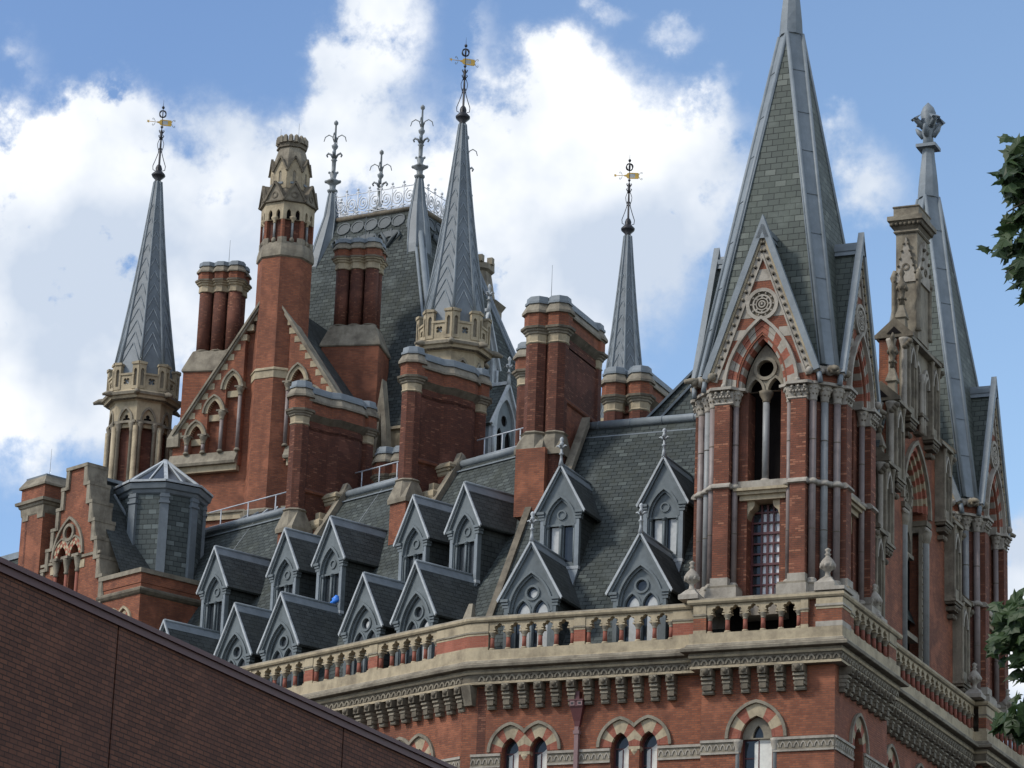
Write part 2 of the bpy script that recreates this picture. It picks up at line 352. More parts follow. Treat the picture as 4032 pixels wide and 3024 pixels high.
def vous(mb, cx, zs, a, h, t0, t1, y0, y1, n, mats):
    """arch ring of n blocks a side, alternating the given materials"""
    i_ = arch(cx, zs, a, h, t0, n); o_ = arch(cx, zs, a, h, t1, n)
    for k in range(2*n):
        mb.ext([i_[k], o_[k], o_[k+1], i_[k+1]], y0, y1, mats[k % len(mats)] if len(mats) != 2 else mats[(k if k < n else 2*n-1-k) % 2])
def circ(cx, cz, r, n=16, ph=0): return [(cx+r*math.cos(ph+2*PI*i/n), cz+r*math.sin(ph+2*PI*i/n)) for i in range(n)]
def foil(cx, cz, r, k=3, ph=PI/2, n=6, d=.55, rr=.52):
    """cusped opening: k lobes"""
    pts = []
    for j in range(k):
        a0 = ph+2*PI*j/k; c = (cx+r*d*math.cos(a0), cz+r*d*math.sin(a0)); sp = PI*(.5+1/k)*.92
        pts += [(c[0]+r*rr*math.cos(a0-sp+2*sp*i/n), c[1]+r*rr*math.sin(a0-sp+2*sp*i/n)) for i in range(n+1)]
    return pts
def ring(mb, cx, cz, r0, r1, y0, y1, m, n=18):
    a = circ(cx, cz, r0, n); b = circ(cx, cz, r1, n)
    mb.ext(b, y0, y1, m, holes=[a])
def clipz(poly, z0, z1):
    def half(p, f):
        r = []
        for i in range(len(p)):
            a, b = p[i-1], p[i]; fa, fb = f(a), f(b)
            if fa*fb < 0: u = fa/(fa-fb); r.append((a[0]+(b[0]-a[0])*u, a[1]+(b[1]-a[1])*u))
            if fb >= 0: r.append(b)
        return r
    p = half(poly, lambda q: q[1]-z0)
    return half(p, lambda q: z1-q[1]) if p else []
def thing(name, label, cat, loc=(0, 0, 0), rz=0, group=None, kind=None):
    o = bpy.data.objects.new(name, None); COL.objects.link(o); o.location = loc; o.rotation_euler = (0, 0, rz)
    o.empty_display_size = .3
    return tag(o, label, cat, group, kind)
def tag(o, label, cat, group=None, kind=None):
    if label: o['label'] = label
    if cat: o['category'] = cat
    if group: o['group'] = group
    if kind: o['kind'] = kind
    return o
def copy_tree(o, parent=None, loc=None, label=None):
    c = o.copy(); COL.objects.link(c); c.parent = parent
    if loc is not None: c.location = loc
    if label: c['label'] = label
    for ch in list(o.children): copy_tree(ch, c)
    return c
def part(proto, parent, loc, rz=0, name=None):
    c = proto.copy(); COL.objects.link(c); c.parent = parent; c.location = loc; c.rotation_euler = (0, 0, rz)
    return c
def rotz(a, loc=(0, 0, 0)): return Matrix.Translation(loc) @ Matrix.Rotation(a, 4, 'Z')
# the wing beyond the bend: s runs along it, o into the building
WV = Vector((-math.cos(WANG), math.sin(WANG), 0)); WN = Vector((-math.sin(WANG), -math.cos(WANG), 0)); B0 = Vector((-13.55, .15, 0))
def wp(s, o, z=0): return B0 + WV*s - WN*o + Vector((0, 0, z))
WROT = -WANG           # turns a front that faces -y to face the wing's side of the street
# ------------------------------------------------------------------ ground
g = MB(); g.box(-400, 400, -300, 700, -.5, 0, 'ground'); tag(g.build('ground'), None, None, kind='structure')

# ------------------------------------------------------------------ the hotel: walls, cornice, balustrade, roofs
HOT = thing('hotel_building', 'long red brick Gothic hotel range with steep slate roof, dormers and stone balustrade', 'building')
RX = Matrix.Rotation(PI/2, 4, 'Z')                              # fronts turned to the right-hand street
FW = Matrix.Translation(wp(0, .35)) @ Matrix.Rotation(WROT, 4, 'Z')   # wing wall face
FF = Matrix.Translation((0, .5, 0))                              # front wall face left of the tower
FT = Matrix.Identity(4)                                          # tower bay face
RT = RX.copy(); RG = Matrix.Translation((-.5, 0, 0)) @ RX
def clipx(poly, x0, x1): return [(a, b) for b, a in clipz([(z, x) for x, z in poly], x0, x1)]
def arch_trim(mb, cx, zs, a, h, tr, n, xlo=-99, xhi=99, y=0):
    """voussoirs in brick and stone under a stone hood"""
    i_ = arch(cx, zs, a, h, 0, n); k_ = arch(cx, zs, a, h, .10, n); o_ = arch(cx, zs, a, h, tr, n)
    for k in range(2*n):
        q = k if k < n else 2*n-1-k
        st = (q % 2 == 0) if n % 2 else (q % 2 == 1)
        for lo, hi, d, mm in ((i_, k_, .03, 'stone' if st else 'redstone'), (k_, o_, .0, 'stone' if st else 'brick_red')):
            p = clipx([lo[k], hi[k], hi[k+1], lo[k+1]], xlo, xhi)
            if len(p) > 2: mb.ext(p, y-.012-d*.3, y+.08+d, mm)
    h0 = arch(cx, zs, a, h, tr+.003, 9); h1 = arch(cx, zs, a, h, tr+.11, 9)
    for k in range(18):
        p = clipx([h0[k], h1[k], h1[k+1], h0[k+1]], xlo, xhi)
        if len(p) > 2: mb.ext(p, y-.10, y+.05, 'stone_w')
def window_fill(T, cx, zs, a, h, foot, parent, y=.30, blind=0, mull=True):
    f = MB(T)
    f.ext(arch(cx, zs, a, h, 0, 6, foot), y, y+.06, 'maroon', holes=[arch(cx, zs, a-.05, h-.06, 0, 6, foot+.05)])
    for k in range(4): f.box(cx-a+.05, cx+a-.05, y+.012, y+.05, zs-.02-k*.62-.025, zs-.02-k*.62+.02, 'maroon')
    if mull: f.box(cx-.025, cx+.025, y+.006, y+.05, foot+.05, zs-.05, 'maroon')
    o = f.build('window', parent)
    p = MB(T); p.ext(arch(cx, zs, a-.04, h-.04, 0, 6, foot+.04), y+.035, y+.045, 'glass'); p.build('pane', o)
    if blind:
        b = MB(T); b.box(cx-.16, cx+a-.06, y+.010, y+.031, foot+.1, zs-.12, 'blind'); b.ext([(cx-.16, zs-.125), (cx+a-.06, zs-.125), (cx+a-.06, zs+.2), (cx+.1, zs+.02)], y+.010, y+.031, 'blind'); b.build('blind', o)
# ---- front wall left of the tower
wf = MB(FF); holes = []; doubles = [(-12.0, -10.93), (-7.88, -6.84)]
for c1, c2 in doubles: holes += [arch(c1, 24.12, .33, .5, 0, 6, 21.0), arch(c2, 24.12, .33, .5, 0, 6, 21.0)]
wf.ext([(-13.9, 0), (-4.75, 0), (-4.75, 26.6), (-13.9, 26.6)], 0, .45, 'brick', holes=holes)
wall_front = wf.build('front_wall', HOT)
tr = MB(FF)
for c1, c2 in doubles:
    mid = (c1+c2)/2; tr = MB(FF)
    arch_trim(tr, c1, 24.12, .33, .5, .42, 4, xhi=mid-.002); arch_trim(tr, c2, 24.12, .33, .5, .42, 4, xlo=mid+.002)
    tr.lathe([(.10, 21), (.10, 23.55), (.13, 23.6), (.12, 23.68), (.2, 23.92), (.22, 24.0)], 8, ['granite_g']*2+['stone']*3, mid, .16)
    tr.box(mid-.21, mid+.21, -.02, .3, 24.0, 24.11, 'stone'); tr.build('window_surround', HOT)
def band(mb_, x0, x1, y=0):
    mb = MB(mb_.T)
    mb.box(x0, x1, y-.08, y+.1, 23.98, 24.07, 'stone_g'); mb.box(x0, x1, y-.03, y+.1, 23.62, 23.98, 'stone_w')
    n = max(1, round((x1-x0)/.235)); s = (x1-x0)/n
    for k in range(n):
        c = x0+s*(k+.5); a_ = arch(c, 23.72, s*.30, .16, 0, 3); b_ = arch(c, 23.72, s*.30, .16, s*.16, 3)
        mb.ext(b_+a_[::-1], y-.055, y-.01, 'stone_g')
    mb.box(x0, x1, y-.06, y+.1, 23.575, 23.64, 'stone_g'); mb.build('string_course', HOT)
for x0, x1 in ((-13.5, -12.36), (-10.58, -8.24), (-6.48, -4.76)): band(tr, x0, x1)
for k, (c1, c2) in enumerate(doubles):
    window_fill(FF, c1, 24.12, .33, .5, 21.0, HOT, blind=1); window_fill(FF, c2, 24.12, .33, .5, 21.0, HOT, blind=1)
# ---- tower bay, front face
wt = MB(FT)
wt.ext([(-4.75, 0), (0, 0), (0, 26.6), (-4.75, 26.6)], 0, .5, 'brick', holes=[arch(-2.76, 24.1, .57, .76, 0, 8, 21.0)])
wt.box(-4.75, -4.3, .5, 1.2, 0, 26.6, 'brick')
wt.build('tower_bay_wall', HOT)
tr = MB(FT); arch_trim(tr, -2.76, 24.1, .57, .76, .42, 4)
tr.ext(arch(-2.76, 24.1, .56, .75, 0, 8, 24.09), .2, .3, 'stone_w', holes=[arch(-2.76, 24.14, .19, .42, 0, 6, 24.13)])
for x in (-3.42, -2.1): tr.lathe([(.09, 21), (.09, 23.6), (.12, 23.66), (.11, 23.72), (.17, 23.95), (.18, 24.05)], 8, ['granite_g']*2+['stone_g']*3, x, .05)
band(tr, -4.75, -3.36); band(tr, -2.16, -.004)
tr.build('window_surround', HOT)
window_fill(FT, -2.76, 24.1, .56, .75, 21.0, HOT, blind=1)
# ---- right-hand side: two tower bays and the front between them
ws_ = MB(RT)
ws_.ext([(.006, 0), (5.9, 0), (5.9, 26.6), (.006, 26.6)], .003, .5, 'brick_face', holes=[arch(2.6, 24.1, .5, .72, 0, 6, 21.0)])
ws_.ext([(18.0, 0), (23.9, 0), (23.9, 26.6), (18.0, 26.6)], .003, .5, 'brick_face', holes=[arch(21, 24.1, .5, .72, 0, 6, 21.0)])
ws_.box(5.9, 5.4, .5, 1.0, 0, 26.6, 'brick_face'); ws_.box(18.0, 18.5, .5, 1.0, 0, 26.6, 'brick_face')
ws_.ext([(5.9, 0), (18.0, 0), (18.0, 26.6), (5.9, 26.6)], .503, .9, 'brick_face', holes=[arch(c, 24.1, .5, .72, 0, 6, 21.0) for c in (7.9, 11.5, 15.1)])
ws_.box(23.9, 23.5, .5, 14, 0, 26.6, 'brick_face')
ws_.build('street_wall', HOT)
tr = MB(RT)
for c, y in ((2.6, .003), (21, .003), (7.9, .503), (11.5, .503), (15.1, .503)): tr = MB(RT); arch_trim(tr, c, 24.1, .5, .72, .4, 4, y=y); tr.build('window_surround', HOT)
band(tr, -.003, 2.0); band(tr, 3.2, 5.9); band(tr, 5.9, 7.3, .5)
for a_, b_ in ((8.5, 10.9), (12.1, 14.5), (15.7, 17.9)): band(tr, a_, b_, .5)
for c, T in ((2.6, RT), (7.9, RG), (11.5, RG), (15.1, RG)): window_fill(T, c, 24.1, .5, .72, 21.0, HOT)
# ---- wing wall
ww = MB(FW); wd = [(-3.87, -2.83), (-7.97, -6.93), (-12.07, -11.03), (-16.17, -15.13)]; holes = []
for c1, c2 in wd: holes += [arch(c1, 24.12, .33, .5, 0, 6, 21.0), arch(c2, 24.12, .33, .5, 0, 6, 21.0)]
ww.ext([(-46, 0), (-.3, 0), (-.3, 26.6), (-46, 26.6)], 0, .45, 'brick', holes=holes); ww.build('wing_wall', HOT)
for c1, c2 in wd:
    mid = (c1+c2)/2; tr = MB(FW)
    arch_trim(tr, c1, 24.12, .33, .5, .42, 4, xhi=mid-.002); arch_trim(tr, c2, 24.12, .33, .5, .42, 4, xlo=mid+.002); tr.build('window_surround', HOT)
for a_, b_ in ((-2.4, -.6), (-6.5, -4.3)): band(tr, a_, b_)
for c1, c2 in wd[:2]:
    for c in (c1, c2): window_fill(FW, c, 24.12, .33, .5, 21.0, HOT)
# rounded corner between front and wing, soot-stained strips of brick
P0 = wp(.3, .35); bend = [P0]
pa, pb, pc = wp(.3, .35), Vector((-13.62, .5, 0)), Vector((-13.9+.6, .5, 0))
bend = [pa*(1-t)**2 + pb*2*t*(1-t) + pc*t*t for t in (0, .2, .4, .6, .8, 1)]
cb = MB(); sweep(cb, [(p.x, p.y) for p in bend], [(0, 0), (.004, 0), (.004, 26.6), (-.3, 26.6)], 'brick'); cb.box(-13.30, -12.98, .494, .6, 20, 26.45, 'brick_chim'); cb.build('corner_wall', HOT)
PATH = [tuple(wp(46, .35).xy)] + [(p.x, p.y) for p in bend] + [(-4.75, .5), (-4.75, 0), (0, 0), (0, 5.9), (-.5, 5.9), (-.5, 18.0), (0, 18.0), (0, 23.9), (-6, 23.9)]
# ---- cornice
cn = MB()
sweep(cn, PATH, [(-.05, 26.50), (.33, 26.50), (.33, 26.58), (.30, 26.60), (.30, 26.84), (.36, 26.87), (.39, 26.94), (.37, 26.95), (.37, 27.03), (.56, 27.04), (.61, 27.06), (.63, 27.15), (.58, 27.19), (.48, 27.24), (.42, 27.34), (.37, 27.37), (.37, 27.72), (-.3, 27.72)],
      ['stone_w', 'stone', 'stone_w', 'stone_d', 'stone_w', 'stone', 'stone_w', 'stone_w', 'stone_d', 'stone_d', 'stone_w', 'stone_w', 'stone_d', 'stone_w', 'stone', 'stone', 'stone'])  # darkest stone under the drip: soot plus painted crevice shade
def along(fn, a, b, step, f):
    n = max(1, round((b-a)/step)); st = (b-a)/n
    for k in range(n): f(fn, a+st*(k+.5), st)
def run(T, x0, x1, y=0):
    """carved run of little arches under the cornice"""
    cn.T = T; n = max(1, round((x1-x0)/.29)); s = (x1-x0)/n
    for k in range(n):
        c = x0+s*(k+.5); a_ = arch(c, 26.62, s*.27, .13, 0, 3); b_ = arch(c, 26.62, s*.27, .13, s*.2, 3)
        cn.ext(b_+a_[::-1], y-.34, y-.29, 'stone_w'); cn.sph((c+s/2, y-.31, 26.78), .04, 'stone_d', 5, 3)
    cn.T = Matrix.Identity(4)
run(FF, -13.2, -5.1); run(FT, -5.0, .3); run(FW, -16, -.4); run(RT, -.3, 6.2); run(RG, 6.3, 17.6); run(RT, 17.7, 24)
cornice = cn.build('cornice', HOT)
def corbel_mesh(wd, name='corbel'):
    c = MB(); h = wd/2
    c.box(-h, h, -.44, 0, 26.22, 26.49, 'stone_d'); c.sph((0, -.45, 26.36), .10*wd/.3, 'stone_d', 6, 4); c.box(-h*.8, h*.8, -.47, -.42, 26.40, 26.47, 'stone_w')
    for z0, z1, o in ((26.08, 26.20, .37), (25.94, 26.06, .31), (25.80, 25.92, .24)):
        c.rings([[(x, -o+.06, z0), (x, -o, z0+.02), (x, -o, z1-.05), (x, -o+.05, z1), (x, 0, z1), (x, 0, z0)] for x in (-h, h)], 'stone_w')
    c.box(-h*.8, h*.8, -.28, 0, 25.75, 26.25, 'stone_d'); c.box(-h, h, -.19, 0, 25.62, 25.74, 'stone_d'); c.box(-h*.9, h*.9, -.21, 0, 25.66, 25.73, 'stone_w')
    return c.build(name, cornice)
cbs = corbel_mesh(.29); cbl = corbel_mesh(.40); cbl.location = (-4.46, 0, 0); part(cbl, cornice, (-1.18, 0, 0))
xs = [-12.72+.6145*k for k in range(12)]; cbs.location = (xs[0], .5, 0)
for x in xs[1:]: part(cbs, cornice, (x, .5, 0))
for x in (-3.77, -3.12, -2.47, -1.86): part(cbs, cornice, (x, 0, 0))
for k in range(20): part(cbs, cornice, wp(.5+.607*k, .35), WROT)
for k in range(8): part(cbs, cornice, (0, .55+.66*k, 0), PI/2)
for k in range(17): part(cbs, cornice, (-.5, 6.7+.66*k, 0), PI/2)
for k in range(7): part(cbs, cornice, (0, 18.5+.66*k, 0), PI/2)
sb = MB(Matrix.Translation((-13.58, .40, 0)) @ Matrix.Rotation(-.2, 4, 'Z')); sb.rings([[(-.2, -.32, 26.49), (.2, -.32, 26.49), (.2, .3, 26.49), (-.2, .3, 26.49)], [(-.18, -.08, 25.8), (.16, -.08, 25.8), (.16, .3, 25.8), (-.18, .3, 25.8)]], 'stone_w'); sb.build('corner_block', cornice)
# ---- balustrade
bl = MB()
sweep(bl, PATH, [(-.02, 28.71), (.34, 28.71), (.40, 28.74), (.44, 28.80), (.44, 28.88), (.36, 28.95), (-.04, 28.95), (-.02, 28.71)], ['stone', 'stone_w', 'stone', 'stone', 'stone_w', 'stone_w', 'stone_w'])
COLS = []
NOTCH = [(-.205, 28.36), (-.205, 28.43), (-.135, 28.45), (-.175, 28.52), (-.15, 28.58), (-.085, 28.585), (-.06, 28.64), (0, 28.675), (.06, 28.64), (.085, 28.585), (.15, 28.58), (.175, 28.52), (.135, 28.45), (.205, 28.43), (.205, 28.36)]
NOTCH2 = [(x*1.16, z if z < 28.5 else 28.5+(z-28.5)*1.06) for x, z in NOTCH]
def arcade(T, x0, n, pitch, f=-.35, e0=True, e1=True):
    """n openings from x0; colonnettes stand at every division"""
    x1 = x0+n*pitch; bl.T = T
    sc = pitch/.615
    pts = [(x0-.1, 28.36)]
    for k in range(n):
        c = x0+pitch*(k+.5); pts += [(c+x*sc, z) for x, z in NOTCH2]
    pts += [(x1+.1, 28.36), (x1+.1, 28.709), (x0-.1, 28.709)]
    bl.ext(pts, f+.03, f+.30, 'stone')
    for k in range(n+1): bl.box(x0+pitch*k-.16, x0+pitch*k+.16, f+.008, f+.29, 28.35, 28.40, 'stone')
    bl.T = Matrix.Identity(4)
    for k in range(n+1): COLS.append(T @ Vector((x0+pitch*k, f+.14, 0)))
def panel(T, x0, x1, f=-.35, mm='brick_red'):
    bl.T = T
    bl.box(x0, x1, f+.012, f+.32, 27.722, 27.84, 'stone'); bl.box(x0, x1, f+.02, f+.32, 27.84, 28.26, mm); bl.box(x0, x1, f+.012, f+.32, 28.26, 28.34, 'stone')
    bl.box(x0-.02, x1+.02, f-.02, f+.32, 28.34, 28.40, 'stone_w'); bl.box(x0, x1, f+.0, f+.32, 28.40, 28.708, 'stone')
    bl.T = Matrix.Identity(4)
arcade(FF, -12.75, 5, .612); panel(FF, -9.60, -9.18); arcade(FF, -9.09, 5, .615); panel(FF, -5.92, -5.13)
panel(FT, -4.98, -4.52, mm='brick'); arcade(FT, -4.42, 5, .64); panel(FT, -1.12, -.86, mm='brick')
bl.box(-.86, -.55, -.2, -.02, 27.722, 28.708, 'brick')
# corner pier with its own stone cap
bl.box(-.58, .17+.2, -.37, .58, 27.723, 27.9, 'stone_g'); bl.box(-.55, .345, -.345, .55, 27.9, 28.33, 'brick'); bl.box(-.57, .365, -.365, .57, 28.33, 28.707, 'stone')
bl.box(-.60, .40, -.40, .60, 28.42, 28.50, 'stone_g'); bl.box(-.62, .45, -.45, .62, 28.96, 29.08, 'stone_g')
panel(RT, .62, .98, mm='brick'); arcade(RT, 1.08, 6, .64); panel(RT, 5.05, 5.9, mm='brick')
panel(RG, 6.0, 6.2, mm='brick'); arcade(RG, 6.3, 18, .615); panel(RG, 17.45, 17.64, mm='brick')
panel(RT, 17.66, 18.9, mm='brick'); arcade(RT, 19.0, 6, .64); panel(RT, 22.9, 24.2, mm='brick')
for k in range(4):
    s0 = 1.9+3.66*k; arcade(FW, -s0-3.05, 5, .61); panel(FW, -s0-3.59, -s0-3.12)
# plain parapet round the bend, following the curve
sweep(bl, [tuple(wp(1.8, .35).xy)] + [(p.x, p.y) for p in bend] + [(-12.86, .5)], [(.02, 27.722), (.338, 27.722), (.338, 27.84), (.33, 27.84), (.33, 28.26), (.338, 28.26), (.338, 28.34), (.37, 28.34), (.37, 28.40), (.35, 28.40), (.35, 28.71), (.02, 28.71)],
      ['stone', 'stone', 'stone', 'brick_red', 'stone', 'stone', 'stone', 'stone_w', 'stone', 'stone', 'stone'])
balu = bl.build('balustrade', HOT)
c = MB(); c.lathe([(.12, 27.725), (.12, 27.765), (.095, 27.80)], 8, 'stone'); c.lathe([(.085, 27.79), (.078, 28.17)], 8, 'redstone'); c.lathe([(.08, 28.17), (.095, 28.185), (.078, 28.20), (.09, 28.24), (.145, 28.33), (.145, 28.36)], 8, 'stone_w')
col0 = c.build('colonnette', balu)
near = sorted(COLS, key=lambda p: (p-CAMP).length)[:96]
for k, p in enumerate(near):
    if k == 0: col0.location = p
    else: part(col0, balu, p)
rest_ = [p for p in COLS if p not in near]
if rest_:
    mbr = MB()
    for p in rest_: mbr.T = Matrix.Translation(p); mbr.lathe([(.075, 27.77), (.075, 28.15), (.125, 28.28), (.125, 28.31)], 6, ['redstone', 'stone_w', 'stone_w'])
    r_ = mbr.build('far_colonnettes', balu); r_['kind'] = 'stuff'
# ---- roofs
TA = math.tan(R_(57)); EZ = 27.2
def roofz(y): return EZ+TA*(y-1.5)
rf = MB()
rf.add([(-14.0, 1.2, roofz(1.2)), (-.8, 1.2, roofz(1.2)), (-.8, 8.73, roofz(8.73)), (-14.0, 8.73, roofz(8.73)), (-14, 15, 38.2), (-.8, 15, 38.2)], [(0, 1, 2, 3), (3, 2, 5, 4)], ['slate', 'lead_d'])
rf.build('front_roof', HOT)
def sX(o, X): # place along the wing, o in from the parapet, where x = X
    return (B0.x - WN.x*o - X)/math.cos(WANG)
rw = MB()
a1, a2, a3 = wp(sX(1.05, -14.02), 1.05), wp(sX(8.6, -14.02), 8.6), wp(sX(8.6, -14.02), 14)
b1, b2, b3 = wp(29, 1.05), wp(29, 8.6), wp(29, 14)
zz = lambda o: EZ+TA*(o-1.35)
rw.add([(b1.x, b1.y, zz(1.05)), (a1.x, a1.y, zz(1.05)), (a2.x, a2.y, zz(8.6)), (b2.x, b2.y, zz(8.6)), (b3.x, b3.y, 38.2), (a3.x, a3.y, 38.2)], [(0, 1, 2, 3), (3, 2, 5, 4)], ['slate', 'lead_d'])
rw.build('wing_roof', HOT)
# party wall coping between the two roofs
pw = MB(Matrix.Translation((-14.13, 0, 0)))
for (ya, yb) in ((1.25, 8.9),):
    pw.rings([[(x, y, z) for x, y, z in ((-.13, ya, roofz(ya)-1), (.13, ya, roofz(ya)-1), (.13, ya, roofz(ya)+.22), (-.13, ya, roofz(ya)+.22))], [(x, y, z) for x, y, z in ((-.13, yb, roofz(yb)-1), (.13, yb, roofz(yb)-1), (.13, yb, roofz(yb)+.22), (-.13, yb, roofz(yb)+.22))]], 'stone_d')
pw.rings([[(-.16, .95, 27.4), (.2, .95, 27.4), (.2, 1.5, 27.4), (-.16, 1.5, 27.4)], [(-.16, .95, 29.0), (.2, .95, 29.0), (.2, 1.5, 29.0), (-.16, 1.5, 29.0)], [(-.05, 1.3, 29.75), (.1, 1.3, 29.75), (.1, 1.45, 29.75), (-.05, 1.45, 29.75)]], 'stone_w')
pw.build('roof_coping', HOT)
# gutter floor behind the parapet, inner face of the roof space
gt = MB(); sweep(gt, PATH[:-3], [(-.02, 27.1), (-1.3, 27.1), (-1.3, 27.4), (-.02, 27.4)], 'lead_d'); gt.build('gutter', HOT)
rd = MB()
rd.tube([(-12.75, 8.72, 38.42), (-5.0, 8.72, 38.42), (-1, 8.72, 38.42)], .17, 10, 'lead'); rd.box(-12.8, -1, 8.42, 8.6, roofz(8.42)+.0, roofz(8.42)+.05, 'lead')
for s0, s1 in ((20.6, 27.3), (13.0, 18.1), (7.0, 10.5)):
    rd.tube([tuple(wp(s0, 8.6, 38.42)), tuple(wp((s0+s1)/2, 8.6, 38.42)), tuple(wp(s1, 8.6, 38.42))], .17, 10, 'lead')
    rd.bar(wp(s0, 8.38, zz(8.38)+.02), wp(s1, 8.38, zz(8.38)+.02), .16, .05, 'lead')
for k in range(9): x = -12.4+1.3*k; rd.tube([(x, 8.72, 38.42), (x+.04, 8.72, 38.42)], .185, 10, 'lead')
rd.build('ridge_roll', HOT)
# ---- dormers
def dormer(low, fin, panes):
    """front faces -y, base of the front at the origin"""
    if low: hb, hg, zb, zs, ze, za, dp = 1.0, 1.17, .0, 2.15, 2.75, 4.78, 3.5        # heights above the gutter
    else:   hb, hg, zb, zs, ze, za, dp = .77, .93, -.3, 1.45, 2.05, 3.72, 2.9
    d = MB(); ah = .80 if low else .56; hh = 1.42 if low else 1.02
    d.ext([(-hb, zb), (hb, zb), (hb, ze), (hg-.08, ze), (0, za-.10), (-hg+.08, ze), (-hb, ze)], 0, .16, 'paint', holes=[arch(0, zs, ah, hh, 0, 8, zb+.12)])
    a_ = arch(0, zs, ah, hh, .01, 9); b_ = arch(0, zs, ah, hh, .09, 9); d.ext(b_+a_[::-1], -.06, .05, 'paint')
    a_ = arch(0, zs, ah, hh, -.07, 9); b_ = arch(0, zs, ah, hh, -.0, 9); d.ext(b_+a_[::-1], .05, .12, 'paint')
    if low:
        hol = [circ(0, zs+.74, .20, 14)] + [arch(x, zs-.02, .27, .46, 0, 6, zb+.2) for x in (-.345, .345)]
        d.ext(arch(0, zs, ah-.005, hh-.005, 0, 8, zb+.12), .15, .22, 'paint', holes=hol); ring(d, 0, zs+.74, .21, .29, .10, .16, 'paint')
        for x in (-.345, .345):
            a_ = arch(x, zs-.02, .27, .46, .02, 6); b_ = arch(x, zs-.02, .27, .46, .09, 6); d.ext(b_+a_[::-1], .11, .16, 'paint')
        d.box(-.8, .8, .12, .25, zs-.16, zs-.08, 'lead_d'); d.tube([(0, .14, zb+.1), (0, .14, zs-.2)], .055, 6, 'paint')
    else:
        hol = [[(x-.19, zb+.35), (x+.19, zb+.35), (x+.19, zs-.03), (x-.19, zs-.03)] for x in (-.29, .29)]
        d.ext(arch(0, zs, ah-.005, hh-.005, 0, 8, zb+.12), .15, .22, 'paint', holes=hol); ring(d, 0, zs+.40, .13, .19, .10, .16, 'paint', 14)
        d.box(-.56, .56, .10, .2, zs-.03, zs+.05, 'paint')
        for x in (-.53, 0, .53): d.tube([(x, .09, zb+.3), (x, .09, zs-.1)], .05, 6, 'paint'); d.lathe([(.05, zs-.14), (.09, zs-.03), (.09, zs)], 6, 'paint', x, .09)
        d.box(-hb-.02, hb+.02, -.06, .15, zb+.02, zb+.14, 'paint_l'); d.rings([[(-hb, -.5, zb-.82), (hb, -.5, zb-.82), (hb, .1, zb+.02), (-hb, .1, zb+.02)], [(-hb, -.52, zb-.78), (hb, -.52, zb-.78), (hb, -.02, zb+.05), (-hb, -.02, zb+.05)]], 'lead')
    for sx in (-1, 1):
        for z0, z1, o in ((ze-.42, ze-.32, .07), (ze-.30, ze-.22, .10), (ze-.2, ze-.1, .14)): d.box(sx*(hb-.16), sx*(hb+o), -o, .16, z0, z1, 'paint')
        d.box(sx*(hb-.16), sx*hb, -.05, 0, zb, ze-.42, 'paint' if low else 'lead'); d.box(sx*(hb-.1), sx*(hb-.01), .16, dp, zb, ze-.06, 'slate_d')
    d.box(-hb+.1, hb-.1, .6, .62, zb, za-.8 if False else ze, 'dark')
    o = d.build('dormer', HOT)
    r = MB(); ov = .10
    for sx in (-1, 1):
        e = (sx*(hg+.1), ze-.16); p = (0, za)
        t = .10
        r.rings([[(e[0], y, e[1]), (p[0], y, p[1]), (p[0], y, p[1]-t), (e[0]-sx*t*.6, y, e[1]-t*.6)] for y in (-ov, dp)], 'slate_d')
    r.build('roof', o)
    b = MB()
    for sx in (-1, 1):
        e = (sx*(hg+.1), ze-.16)
        b.rings([[(e[0], y, e[1]+.03), (0, y, za+.05), (0, y, za-.09), (e[0]-sx*.05, y, e[1]-.06)] for y in (-ov-.07, -ov-.002)], 'paint_l')
        b.rings([[(e[0]-sx*.07, y, e[1]-.02), (0, y, za-.12), (0, y, za-.24), (e[0]-sx*.15, y, e[1]-.08)] for y in (-ov+.0, .02)], 'paint')
    b.tube([(0, -ov, za+.02), (0, dp, za+.02)], .06, 8, 'lead')
    for sx in (-1, 1): q_ = (ze-.16-za)/(hg+.1); b.rings([[(0, y, za+.03), (sx*.20, y, za+.03+q_*.20), (sx*.20, y, za+.01+q_*.20), (0, y, za+.01)] for y in (-ov+.01, dp)], 'lead')
    b.build('barge_board', o)
    w_ = MB(); w_.box(-ah+.05, ah-.05, .225, .24, zb+.2, zs+(1.0 if low else 0.02), 'glass'); w_.build('pane', o)
    if panes:
        v = MB()
        if low:
            if panes & 1: v.ext(arch(-.28, zs-.04, .20, .38, 0, 5, zb+.3), .221, .224, 'curtain')
            if panes & 2: v.ext(arch(.41, zs-.04, .20, .38, 0, 5, zb+.3), .221, .224, 'curtain')
            if panes & 4: v.ext(circ(.05, zs+.71, .15, 10), .221, .224, 'curtain')
        else:
            if panes & 1: v.box(-.40, -.13, .2215, .2245, zb+.38, zs-.05, 'curtain')
            if panes & 2: v.box(.20, .46, .2215, .2245, zb+.38, zs-.05, 'curtain')
            if panes & 8: v.box(-.13, -.09, .2215, .2245, zb+.38, zs-.4, 'curtain')
        v.build('blind', o)
    if fin:
        f = MB(); z = za
        f.lathe([(.11, z-.05), (.06, z+.18), (.045, z+.36), (.09, z+.39), (.09, z+.42), (.045, z+.45), (.04, z+.72), (.075, z+.77), (.075, z+.83), (.04, z+.87), (.09, z+.95), (.06, z+1.02), (.01, z+1.06)], 8, 'paint_l', 0, -.1)
        for k in range(4):
            a0 = k*PI/2; dx, dy = math.cos(a0), math.sin(a0)
            f.tube([(dx*.03, -.1+dy*.03, z+.62), (dx*.13, -.1+dy*.13, z+.72), (dx*.2, -.1+dy*.2, z+.70)], [.04, .04, .03], 5, 'paint_l')
        f.build('finial', o)
    return o
def put(o, loc, rz=0): o.location = loc; o.rotation_euler = (0, 0, rz)
